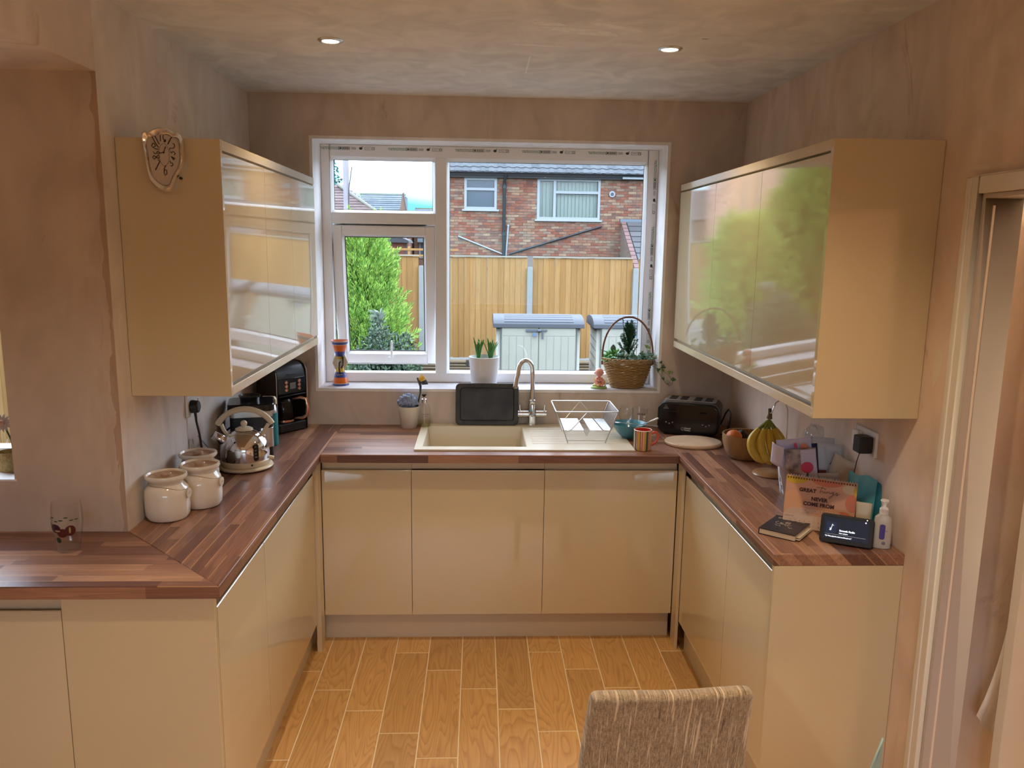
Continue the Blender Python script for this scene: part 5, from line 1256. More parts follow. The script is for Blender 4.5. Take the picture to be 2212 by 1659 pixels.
    spec = [((-.074, -.016), (-.020, -.034), 1.0), ((-.044, -.036), (.006, -.044), 1.02), ((-.012, -.044), (.030, -.046), 1.0), ((.020, -.036), (.052, -.030), .96), ((-.050, .016), (-.008, .006), .98), ((.004, .030), (.040, .020), .95), ((.040, -.004), (.068, .004), .92)]
    for i, (mid, end, sc_) in enumerate(spec):
        pts = []; rr = []
        for j in range(17):
            u = j/16; c1 = 2*u*(1-u); 
            x = c1*mid[0]*1.9 + u*u*end[0]; y = c1*mid[1]*1.5 + u*u*end[1]; z = -.006-.172*sc_*u-.004*math.sin(PI*u)
            pts.append(Vector((x, y, z))); rr.append(.0178*min(1, .36+2.3*max(0, u-.12))*min(1, (1.04-u)*6.5) if u > .1 else .0062)
        bn = MB().tube(pts[3:], rr[3:], 6).build('banana', by, t, ang=70)
        MB().tube(pts[:5], [.0062, .0062, .0062, .0064, .008], 7).build('stalk', stem, bn); MB().ball(pts[-1], .004, 8).build('tip', M('tip_dark', (.04, .03, .02), .8), bn)
right_back()
def sheet(name, w, h, mat, parent, loc, rot, bend=0, thick=.0008, r=.003, n=8, curl=0):
    """an upright sheet or card, slightly bent, in its local xz plane"""
    m = MB(); vs = []; fs = []
    for j in range(n+1):
        for i in range(n+1):
            u, v = i/n-.5, j/n
            vs.append((u*w, bend*(4*u*u)*.5 + curl*v*v*v, v*h))
    for j in range(n):
        for i in range(n): a = j*(n+1)+i; fs.append((a, a+1, a+n+2, a+n+1))
    o = m.add(vs, fs).build(name, mat, parent, solid=thick, ang=80); o.location = loc; o.rotation_euler = rot; return o
def right_front():
    # ---- post basket with holes, as strips
    bw = M('white_basket', (.74, .76, .80), .35)
    bx0, by0 = 1.232, -1.245
    t = T('post_basket', 'white plastic basket with slots, crammed with letters and papers', 'basket', (bx0, by0, WT), 0)
    L2, W2, hh = .125, .072, .135
    rim = [(p[0], p[1], hh) for p in rrect(-W2, W2, -L2, L2, .03, 5)]
    MB().tube(rim, .0045, 6, closed=True, flat=1.8).build('rim', bw, t)
    MB().prism(rrect(-W2*.80, W2*.80, -L2*.86, L2*.86, .025), 'z', .0, .006).build('base', bw, t)
    def wall(side):
        m = MB()
        if side in 'lr':
            s = -1 if side == 'l' else 1
            def P(u, z): k = .80+.20*z/hh; return Vector((s*W2*k, u*L2*(.86+.14*z/hh)*.92, z))
        else:
            s = -1 if side == 'f' else 1
            def P(u, z): k = .86+.14*z/hh; return Vector((u*W2*(.80+.2*z/hh)*.9, s*L2*k, z))
        zs = [0, .018, .036, .046, .064, .074, .092, .102, hh]
        n = 20 if side in 'lr' else 12
        for j in range(len(zs)-1):
            holes = j in (1, 3, 5)
            for i in range(n):
                if holes and (i+j//2) % 4 in (1, 3) and 0 < i < n-1: continue
                u0, u1 = -1+2*i/n, -1+2*(i+1)/n
                if holes and 0: pass
                m.add([P(u0, zs[j]), P(u1, zs[j]), P(u1, zs[j+1]), P(u0, zs[j+1])], [(0, 1, 2, 3)])
        return m.build('side_wall', bw, t, solid=.0018)
    for s in 'lrfb': wall(s)
    # papers, each a thing of its own
    PW = M('paper_white', (.78, .78, .80), .6); PC = M('paper_cream', (.66, .58, .46), .6); PB = M('card_brown', (.30, .20, .13), .7)
    PG = M('paper_grey', (.58, .60, .60), .5, col2=(.66, .68, .69), scale=25); PL2 = M('paper_lilac', (.62, .60, .78), .6)
    def paper(label, x, y, z, w, h, mat, rz, tilt=0, roll=0, bend=.006, curl=0, cat='letter', name='letter', grp='papers and envelopes in the white basket', thick=.001):
        p = T(name, label, cat, (bx0+x, by0+y, WT+z), rot=(tilt, roll, rz), group=grp)
        o = sheet('sheet', w, h, mat, p, (0, 0, 0), (0, 0, 0), bend, thick, curl=curl)
        return p
    RZ = -.32
    ph = M('photo_print', (.10, .08, .075), .35, col2=(.55, .47, .45), scale=26)
    p = paper('dark photo leaflet with a round red sticker, front sheet in the white basket', -.045, -.108, .012, .105, .225, ph, RZ, .16, -.16)
    MB().cyl((.018, -.0042, .155), (.018, -.0052, .155), .021, n=24).build('red_sticker', M('red_sticker', (.62, .07, .14), .5), p); MB().box(-.0, .050, -.0035, -.0012, .10, .222).build('pale_panel', PL2, p)
    p = paper('white mailing sheet with pink and orange logos, folded over above the bananas', -.050, -.085, .03, .115, .240, M('paper_lilac', ()), RZ, .05, -.20, curl=-.03)
    MB().box(.000, .010, -.030, -.029, .205, .222).build('pink_logo', M('pink_logo', (.70, .08, .25), .5), p); MB().cyl((.032, -.026, .205), (.032, -.028, .205), .013, n=18).build('orange_logo', M('orange_logo', (.80, .30, .18), .5), p)
    sheet('folded_flap', .05, .085, PL2, p, (-.072, -.03, .150), (.1, .35, -.7), .01)
    paper('navy blue card sticking up behind the pink mailing sheet', .000, -.070, .03, .045, .205, M('navy_card', (.015, .02, .09), .4), RZ, .0, -.12, cat='card', name='card')
    paper('white envelope with blue oval mark in the middle of the basket', .015, -.060, .03, .075, .190, PW, RZ, .0, -.10)
    for i in range(5): paper(('first', 'second', 'third', 'fourth', 'fifth')[i]+' thin lilac envelope back from the photo leaflet, packed upright in the basket', .012+.004*i, -.095+.012*i, .02, .055, .105-.003*i, (PW, PL2)[i % 2], RZ-.1, .05, .0, bend=.002)
    paper('red and brown card behind the thin lilac envelopes', .028, -.072, .02, .030, .118, M('maroon_card', (.22, .05, .04), .5), RZ, .02, -.05, cat='card', name='card')
    paper('tall grey printed statement rising from the middle of the basket', .040, -.045, .02, .100, .215, PG, RZ-.25, .05, .05)
    paper('second grey statement tucked behind the tall one', .040, -.020, .02, .100, .225, PG, RZ-.3, -.02, -.06)
    paper('brown card divider standing near the back of the basket', .035, .005, .02, .09, .190, PB, RZ-.3, .0, .1, cat='card', name='card')
    p = paper('cream and blue booklet leaning to the right out of the basket', .048, -.100, .030, .095, .175, PC, RZ-.45, .08, .30, bend=.012)
    MB().box(-.040, .010, -.0045, -.0015, .01, .035).build('blue_print', M('blue_print', (.04, .16, .42), .5), p)
    paper('plain cream envelope behind the leaning booklet', .060, -.065, .015, .095, .150, PC, RZ-.45, .0, .22)
    p = T('keyring', 'black key fob hanging over the front of the white basket', 'keyring', (bx0-.060, by0-.1365, WT+.085))
    MB().prism(rrect(-.014, .014, 0, .045, .010), 'y', -.006, .006).tube([(0, 0, .045), (.004, .004, .060), (.002, .016, .064)], .003, 6).build('fob', MBLACK, p, bevel=.003)
    # clear plastic bag
    t = T('plastic_bag', 'crumpled clear plastic bag on top of the papers in the basket', 'bag', (bx0+.030, by0+.035, WT+.205))
    from mathutils import noise as mn
    bm = bmesh.new(); bmesh.ops.create_icosphere(bm, subdivisions=4, radius=1)
    for v in bm.verts:
        p = v.co.copy(); f = 1+.5*mn.noise(p*2.2+Vector((4, 4, 1)))+.18*abs(mn.noise(p*6))
        v.co = Vector((p.x*.036*f, p.y*.034*f, p.z*.050*f+.028*max(0, p.z)**3))
    me = bpy.data.meshes.new('bag'); bm.to_mesh(me); bm.free()
    o = bpy.data.objects.new('bag', me); COL.objects.link(o); o.parent = t; me.materials.append(glass_thin('clear_film', (.86, .90, .93), 1.9))
    # desk organiser and little spiral pads behind
    t = T('desk_organiser', 'cream slatted letter stand against the right wall', 'organiser', (1.298, -1.235, WT))
    m = MB()
    for k in range(3): m.box(-.012, .020, -.075, .075, .05+.045*k, .056+.045*k)
    for y in (-.07, 0, .07): m.box(.014, .020, y-.004, y+.004, 0, .15); m.box(-.012, -.008, y-.004, y+.004, 0, .15)
    m.build('slats', CREAMP, t)
    t = T('notepad', 'small ring-bound pad standing in the letter stand', 'notepad', (1.286, -1.335, WT))
    MB().box(-.006, .010, -.022, .022, 0, .160).build('pages', PC, t); MB().box(-.008, -.006, -.010, .0, .10, .155).build('black_strip', MBLACK, t)
    m = MB()
    for k in range(6): m.tube(arc((.002, -.018+.007*k, .160), .008, 0, PI*1.9, 8, 'xz'), .0009, 4)
    m.build('spiral', MBLACK, t)
    # ---- spiral calendar, an easel
    t = T('desk_calendar', 'pink spiral desk calendar with a motto, standing in front of the basket', 'calendar', (1.142, -1.560, WT), -.50)
    cw, ch = .110, .172
    paperm = M('calendar_pink', (.66, .36, .25), .6)
    e = T('front_leaf', None, None); e.parent = t; e.rotation_euler = (-.17, 0, 0)
    F = MB().box(-cw, cw, -.0005, .0012, 0, ch).build('page', paperm, e)
    def blob(nm, mat, pts, y):
        return MB().prism(pts, 'y', -.0004*y-.0008, -.0005).build(nm, mat, e)
    def ell(cx, cz, rx, rz_, a0=0, a1=2*PI, n=22): return [(max(-cw, min(cw, cx+rx*math.cos(a0+(a1-a0)*i/n))), max(.001, min(ch-.001, cz+rz_*math.sin(a0+(a1-a0)*i/n)))) for i in range(n)]
    blob('printed_shape', M('cal_mustard', (.62, .42, .04), .6), ell(-.080, ch, .042, .024, PI, 2*PI), 2)
    blob('printed_shape', M('cal_coral', (.62, .20, .12), .6), ell(.020, ch, .052, .024, PI, 2*PI), 2)
    blob('printed_shape', M('cal_coral', ()), ell(.100, .105, .022, .028), 2)
    blob('printed_shape', M('cal_coral', ()), ell(.075, .048, .030, .026, 0, PI), 2)
    blob('printed_shape', M('cal_mustard', ()), ell(.108, .145, .008, .016), 3)
    blob('printed_shape', M('cal_cream', (.68, .54, .38), .6), ell(.088, .148, .022, .015), 1)
    blob('printed_shape', M('cal_peach', (.72, .38, .22), .6), ell(-.085, .085, .032, .040), 1)
    blob('printed_shape', M('cal_sand', (.66, .46, .34), .6), ell(-.070, .040, .038, .028), 2)
    MB().box(-cw+.001, cw-.001, -.0022, -.0010, .001, .046).build('date_panel', M('cal_panel', (.70, .50, .38), .6), e)
    ik = M('cal_ink', (.07, .02, .015), .6); R90 = (PI/2, 0, 0)
    text('calendar_lettering', 'GREAT', .0165, ik, e, (-.066, -.0025, .124), R90, bold=.00075, sp=1.05)
    text('calendar_lettering', 'NEVER', .0165, ik, e, (-.026, -.0025, .098), R90, bold=.00075, sp=1.02)
    text('calendar_lettering', 'COME FROM', .0165, ik, e, (-.050, -.0025, .080), R90, bold=.00075, sp=1.02)
    text('calendar_lettering', 'COMFORT ZONES', .0150, M('cal_white', (.74, .52, .42), .6), e, (-.058, -.0025, .058), R90, bold=.0005, sp=1.0)
    # the script word "things", drawn as pen strokes
    g = lambda L: [(x*.001, -.0026, z*.001) for x, z in L]
    ms = MB()
    S_ = [[(-14, 142), (-6, 144), (4, 143), (12, 141)], [(2, 148), (-1, 140), (-4, 132), (-5, 126), (-2, 130), (1, 134), (3, 133), (3, 129), (4, 127), (7, 129), (9, 134), (9, 129), (10, 127), (13, 129), (15, 134), (15, 128), (16, 131), (19, 134), (21, 132), (21, 128), (23, 128), (27, 132), (31, 134), (33, 132), (30, 128), (27, 129), (27, 132), (31, 134), (33, 133), (31, 124), (27, 115), (22, 112), (21, 115), (26, 120), (34, 125), (39, 130), (42, 135), (42, 130), (44, 126), (41, 124), (37, 126)], [(41, 125), (46, 129), (50, 131)]]
    for q in S_:
        sm = []
        for i in range(len(q)-1):
            for u in (0, .5): sm.append((q[i][0]*(1-u)+q[i+1][0]*u, q[i][1]*(1-u)+q[i+1][1]*u))
        sm.append(q[-1]); ms.tube(g([(x*1.12+4, z) for x, z in sm]), .00065, 5)
    ms.tube(g([(13.5, 139), (14.4, 140)]), .0008, 5); ms.build('script_lettering', ik, e)
    ink2 = M('cal_grey', (.25, .17, .13), .6)
    text('calendar_lettering', 'JANUARY 2023', .0042, ink2, e, (-.104, -.0030, .037), R90)
    for r_ in range(2):
        for c_ in range(14): text('calendar_date', str(r_*14+c_+1), .0062, ink2, e, (-.102+.0148*c_, -.0030, .024-.014*r_), R90)
    bk = MB().box(-cw, cw, 0, .0012, 0, ch).build('back_leaf', paperm, t); bk.rotation_euler = (.17, 0, 0); bk.location = (0, .060, 0)
    MB().box(-cw, cw, .0, .061, 0, .001).build('base_flap', paperm, t)
    zc = ch*math.cos(.17); yc = ch*math.sin(.17)
    m = MB()
    for k in range(26): m.tube(arc((-cw+.006+.0083*k, yc+.001, zc-.001), .0052, 0, 2*PI, 9, 'yz')[:-1], .0007, 4, closed=True)
    m.build('spiral_binding', M('binding_gold', (.40, .36, .26), .35, .6), t)
    m = MB()
    for k in range(26): m.box(-cw+.0045+.0083*k, -cw+.0082+.0083*k, -.0030, -.0009, ch-.0085, ch-.003)
    m.build('punched_holes', M('hole_dark', (.10, .05, .03), .7), e)
    # ---- smart display
    t = T('smart_display', 'small black smart display showing a radio station, leaning back on the worktop end', 'smart display', (1.178, -1.690, WT), -.50); t.scale = (1.06, 1.06, 1.06)
    k = T('front_body', None, None); k.parent = t; k.rotation_euler = (-.30, 0, 0); k.location = (0, -.01, .004)
    MB().prism(rrect(-.0735, .0735, 0, .086, .010), 'y', 0, .012).build('bezel', MBLACK, k, bevel=.003)
    MB().box(-.0625, .0605, -.0007, .0002, .014, .076).build('screen', M('screen_glow', (.01, .012, .02), .12, emit=(.012, .016, .026), estr=1.0), k)
    wg = M('screen_text', (.8, .8, .85), .5, emit=(.85, .92, 1.0), estr=1.3)
    text('screen_text', 'Smooth Radio', .0075, wg, k, (-.020, -.0010, .0375), R90, bold=.0002)
    text('screen_text', 'Now playing', .0048, wg, k, (-.020, -.0010, .0305), R90, bold=.0001)
    text('screen_text', 'Try "Alexa, play the artist Luna Memphis of..."', .0048, wg, k, (-.058, -.0010, .0190), R90, bold=.0001, sp=.86)
    MB().box(-.058, .053, -.0011, -.0008, .0265, .0272).build('progress_line', M('screen_line', (.3, .3, .3), .5, emit=(.28, .28, .32), estr=1), k)
    MB().box(-.056, -.028, -.0010, -.0008, .030, .062).build('station_tile', M('tile_dark', (.005, .008, .02), .3, emit=(.012, .018, .04), estr=1), k)
    MB().tube([(-.043, -.0014, .040), (-.040, -.0014, .056), (-.036, -.0014, .052)], .0007, 5).ball((-.0448, -.0014, .0395), (.0026, .0006, .002), 8).tube(arc((-.049, -.0014, .042), .004, -1, 1, 6), .0005, 4).build('music_note', wg, k)
    MB().cyl((.053, -.0006, .081), (.053, .0001, .081), .0016, n=10).build('camera_light', M('cam_light', (.9, .8, .6), .4, emit=(1, .85, .65), estr=1.5), k)
    MB().cyl((.050, -.0012, .073), (.050, -.0007, .073), .0022, n=12).build('status_dot', M('lilac_dot', (.6, .4, .9), .4, emit=(.75, .55, 1), estr=1.4), k)
    MB().prism([(.012, 0), (.068, 0), (.060, .020), (.042, .062), (.030, .075), (.016, .06)], 'x', -.058, .058).build('speaker_wedge', MBLACK, t, bevel=.006, seg=3)
    # ---- notebook
    t = T('notebook', 'black hardback notebook with gold drawing and script, near the worktop corner', 'notebook', (1.035, -1.562, WT), -.70)
    w, d = .059, .080
    MB().box(-w+.001, w-.002, -d+.002, d-.002, .0025, .0185).build('pages', M('page_edges', (.62, .50, .34), .8, col2=(.72, .60, .42), scale=30, stretch=(1, 1, 60)), t)
    cv = M('notebook_cover', (.022, .020, .026), .38); gd = M('gold_foil', (.62, .54, .40), .35, .3)
    MB().box(-w, w, -d, d, 0, .0025).box(-w, w, -d, d, .0185, .021).prism([(-w-.002, .002), (-w, 0), (-w, .021), (-w-.002, .019)], 'y', -d, d).build('cover', cv, t, bevel=.0008)
    MB().box(w-.006, w+.012, -d+.006, d-.02, .006, .0066).box(w-.006, w+.010, -d+.012, d-.03, .010, .0106).build('loose_pages', PC, t)
    z = .0214; m = MB()
    r2 = random.Random(5)
    for q in ([(-30, 22), (-36, 8), (-28, -4), (-16, -2), (-14, 8), (-22, 14)], [(-6, 26), (0, 34), (8, 30), (6, 22), (-4, 22), (-6, 26)], [(-8, 20), (10, 18)], [(-4, 16), (-2, 4), (6, 2), (8, 14)], [(-14, -2), (-6, 2), (2, -8), (12, -4), (18, 4)], [(-30, -14), (-22, -22), (-12, -18), (-10, -28)], [(14, -16), (20, -24), (28, -20)], [(-20, 6), (-12, 12), (-10, 4)]):
        m.tube([(x*.001, y*.001, z) for x, y in q], .0007, 5)
    x = -46
    pts = []
    for k_ in range(64): u = k_/63; pts.append((.001*(-44+88*u+3.5*math.sin(k_*1.9)), .001*(60+5.5*math.sin(k_*1.25+.5*math.sin(k_*.7))*(1.5 if k_ in (2, 3, 34, 35) else 1)), z))
    m.tube(pts, .0006, 5); m.build('gold_print', gd, t)
    t = T('key', 'small brass key lying behind the notebook', 'key', (1.085, -1.425, WT+.0005), .9)
    MB().box(.006, .034, -.002, .002, 0, .002).box(.024, .027, -.005, -.002, 0, .002).box(.030, .033, -.006, -.002, 0, .002).build('blade', M('brass', (.45, .30, .15), .35, .8), t)
    MB().tube([(p[0], p[1], .0015) for p in arc((0, 0, .0015), .008, 0, 2*PI, 14, 'xy')][:-1], .0018, 6, closed=True).build('bow', M('brass', ()), t)
    # ---- toiletries by the wall
    t = T('hand_soap', 'translucent white pump soap bottle at the end of the worktop', 'soap dispenser', (1.283, -1.706, WT), -.35)
    bm_ = M('soap_plastic', (.66, .62, .58), .25, trans=.25, sss=.2)
    loops = []
    for z, a, b in ((0, .024, .015), (.003, .027, .018), (.03, .0275, .018), (.075, .0265, .017), (.098, .0235, .016), (.108, .013, .012), (.112, .011, .011)): loops.append([(a*math.copysign(abs(math.cos(q))**.7, math.cos(q)), b*math.copysign(abs(math.sin(q))**.7, math.sin(q)), z) for q in [2*PI*i/28 for i in range(28)]])
    vs = [v for l in loops for v in l]; fs = [tuple(range(27, -1, -1))]+[(j*28+i, j*28+(i+1) % 28, (j+1)*28+(i+1) % 28, (j+1)*28+i) for j in range(6) for i in range(28)]+[tuple(6*28+i for i in range(28))]
    MB().add(vs, fs).build('bottle', bm_, t)
    MB().lathe([(0, .110), (.013, .110), (.013, .126), (.0105, .129), (.007, .130), (.006, .138), (.010, .147), (.0125, .152), (.011, .155), (0, .156)], 24).prism([(-.008, .128), (.008, .128), (.008, .133), (-.008, .133)], 'y', -.020, 0).build('pump', WHITE, t)
    MB().prism(rrect(-.010, .006, .032, .080, .006), 'y', -.0188, -.0178).build('blue_label', M('purple_blue', (.06, .05, .28), .4), t)
    MB().cyl((.004, -.0190, .020), (.004, -.0182, .020), .0055, n=16).build('round_mark', M('mark_grey', (.18, .17, .20), .5), t)
    text('bottle_lettering', 'pure', .007, M('purple_blue', ()), t, (.0, -.0186, .058), R90)
    t = T('cream_tube', 'cream squeezy tube standing behind the smart display', 'tube', (1.262, -1.622, WT), -.5)
    MB().cyl((0, 0, 0), (0, 0, .018), .014, n=22).build('cap', CREAMP, t)
    vs = []; fs = []; n = 24
    for z, a, b in ((.018, .017, .017), (.03, .020, .019), (.085, .023, .010), (.118, .0245, .0015)):
        vs += [(a*math.cos(2*PI*i/n), b*math.sin(2*PI*i/n), z) for i in range(n)]
    for j in range(3): fs += [(j*n+i, j*n+(i+1) % n, (j+1)*n+(i+1) % n, (j+1)*n+i) for i in range(n)]
    fs += [tuple(range(n-1, -1, -1)), tuple(3*n+i for i in range(n))]
    MB().add(vs, fs).build('tube_body', M('tube_cream', (.66, .58, .46), .4), t)
    def pouch(label, loc, rz, w, h, d, mat, tilt=0):
        t = T('wipes_packet', label, 'packet', loc, rot=(tilt, 0, rz)); vs = []; fs = []; n = 12
        for j in range(n+1):
            for i in range(n+1):
                u, v = i/n*2-1, j/n; f = max(0, (1-abs(u)**3)*(1-abs(2*v-1)**4))
                vs.append((u*w/2*(1-.04*f), -d*f*(.8+.2*math.sin(9*u+4*v)), v*h+.004*math.sin(5*u) if j == n else v*h))
        m0 = len(vs)
        for j in range(n): fs += [(j*(n+1)+i, j*(n+1)+i+1, (j+1)*(n+1)+i+1, (j+1)*(n+1)+i) for i in range(n)]
        vs += [(x, -y*.4+.001, z) for x, y, z in vs[:m0]]; fs += [tuple(reversed([q+m0 for q in f])) for f in fs[:]]
        MB().add(vs, fs).build('packet', mat, t, ang=70); return t
    p = pouch('light turquoise wipes packet propped against the right wall', (1.280, -1.545, WT), -1.05, .105, .185, .016, M('turquoise_film', (.10, .38, .46), .18, coat=.3, bump=.15, bscale=30), -.08)
    for q in (-.02, .0): MB().cyl((q, -.0165, .085), (q, -.0175, .085), .006, n=12).build('blue_mark', M('mark_blue', (.02, .12, .35), .4), p)
    pouch('darker teal wipes packet directly behind the turquoise one', (1.312, -1.560, WT), -1.12, .100, .168, .010, M('dark_teal_film', (.03, .22, .30), .2, coat=.3), -.03)
    p = pouch('small blue and clear packet between the calendar and the tube', (1.252, -1.572, WT), -.65, .065, .105, .010, M('navy_film', (.06, .12, .28), .2, coat=.3, col2=(.35, .35, .42), scale=30), -.05)
    MB().cyl((-.01, -.0085, .030), (-.01, -.0105, .030), .009, n=14).build('green_mark', M('mark_green', (.04, .22, .06), .4), p)
right_front()

def clock():
    t = T('melting_clock', 'melting silver clock draped over the top edge of the left cabinet panel', 'clock', (-.940, -1.4675, 2.060))
    # outline of the soft case in the xz plane, metres
    o = [(-.058, .082), (-.050, .090), (-.036, .088), (-.018, .098), (0, .101), (.020, .097), (.036, .086), (.044, .088), (.052, .080), (.058, .062), (.0595, .030), (.057, .0), (.050, -.020), (.036, -.040), (.024, -.060), (.018, -.078), (.004, -.086), (-.014, -.082), (-.034, -.066), (-.045, -.050), (-.052, -.010), (-.055, .030), (-.060, .060)]
    def ins(p, k, cx=-.002, cz=.008): return [(cx+(x-cx)*k, cz+(z-cz)*k) for x, z in p]
    def sm(p):
        q = []
        for i in range(len(p)):
            a, b = p[i], p[(i+1) % len(p)]; q += [(a[0]*.75+b[0]*.25, a[1]*.75+b[1]*.25), (a[0]*.25+b[0]*.75, a[1]*.25+b[1]*.75)]
        return q
    o = sm(sm(o)); n = len(o)
    def lift(z): return -.004*max(0, (z-.06)/.04)
    lay = [(1.0, 0), (1.03, -.010), (1.02, -.020), (.96, -.0265), (.89, -.0225), (.82, -.016)]
    vs = []; fs = []
    for k, y in lay: vs += [(x, y+lift(z), z) for x, z in ins(o, k)]
    for j in range(len(lay)-1): fs += [(j*n+i, j*n+(i+1) % n, (j+1)*n+(i+1) % n, (j+1)*n+i) for i in range(n)]
    fs.append(tuple(range(n)))
    MB().add(vs, fs).build('case', M('silver_case', (.86, .83, .80), .16, 1), t, ang=60)
    f = MB().prism(ins(o, .815), 'y', -.0168, -.0150).build('dial', M('dial_ivory', (.58, .50, .42), .35), t)
    # lug folded over the top of the panel
    MB().prism(rrect(-.045, .045, .055, .086, .010), 'y', -.006, .020).build('fold_over', M('silver_case', ()), t, bevel=.004)
    ik = M('clock_ink', (.03, .015, .01), .5); m = MB()
    def st(L, r=.0013): m.tube([(x*.00122, -.0174, .029+(z*.001-.029)*1.27) for x, z in L], r, 5)
    st([(-27, 68), (-20, 54), (-11, 40)]); st([(-20, 69), (-14, 58), (-9, 48)])           # 11
    st([(-5, 69), (-5.5, 55)]); st([(3, 69), (1, 66), (2, 60), (6, 57)]); st([(3, 58), (7, 58), (6, 54), (3, 55)], .0022)   # 12
    st([(25, 68), (19, 60), (12, 48)], .0017)                                      # 1
    st([(24, 50), (28, 49), (28, 42), (24, 39), (16, 40), (16, 35)])                   # 2
    st([(17, 32), (20, 28), (23, 32), (26, 31), (29, 27), (26, 24)])                   # 3
    st([(18, 20), (28, 16), (24, 12), (19, 20)]); st([(23, 19), (24, 12)])             # 4
    st([(15, 10), (16, 5), (20, 6), (22, 1), (19, -2), (16, -1)])                      # 5
    st([(4, -1), (0, -8), (-1, -18), (2, -24), (6, -20), (6, -12), (2, -10), (0, -14)])  # 6
    st([(-14, 12), (-10, 8), (-14, 2), (-22, -12)], .0015)                              # 7
    st([(-24, 22), (-27, 17), (-23, 13), (-18, 18), (-13, 23), (-10, 19), (-13, 15), (-18, 18), (-24, 22)])  # 8
    st([(-25, 31), (-22, 26), (-17, 27), (-14, 32), (-10, 30), (-11, 25), (-15, 27)])   # 9
    st([(-25, 50), (-28, 44), (-24, 40), (-18, 44), (-22, 50), (-25, 50)]); st([(-22, 38), (-11, 36)])  # 10
    m.build('numerals', ik, t)
    m = MB(); q = []
    for i in range(28): a = 2*PI*i/28; q.append((.001*(2+15*math.cos(a)), -.0173, .001*(26+30*math.sin(a)-(6 if math.sin(a) < 0 else 0))))
    m.tube(q, .0004, 4, closed=True); m.build('inner_ring', ik, t)
    MB().tube([(.001, -.0185, .029), (.007, -.0185, .045)], .0012, 5).tube([(.001, -.0188, .029), (-.013, -.0188, .027)], .0012, 5).cyl((.001, -.0195, .029), (.001, -.0165, .029), .0025, n=10).prism([(.0045, .040), (.009, .042), (.0085, .049)], 'y', -.019, -.0182).build('hands', MBLACK, t)
    MB().cyl((.043, -.008, -.045), (.043, .0, -.045), .004, n=8).build('knob', MBLACK, t)
clock()

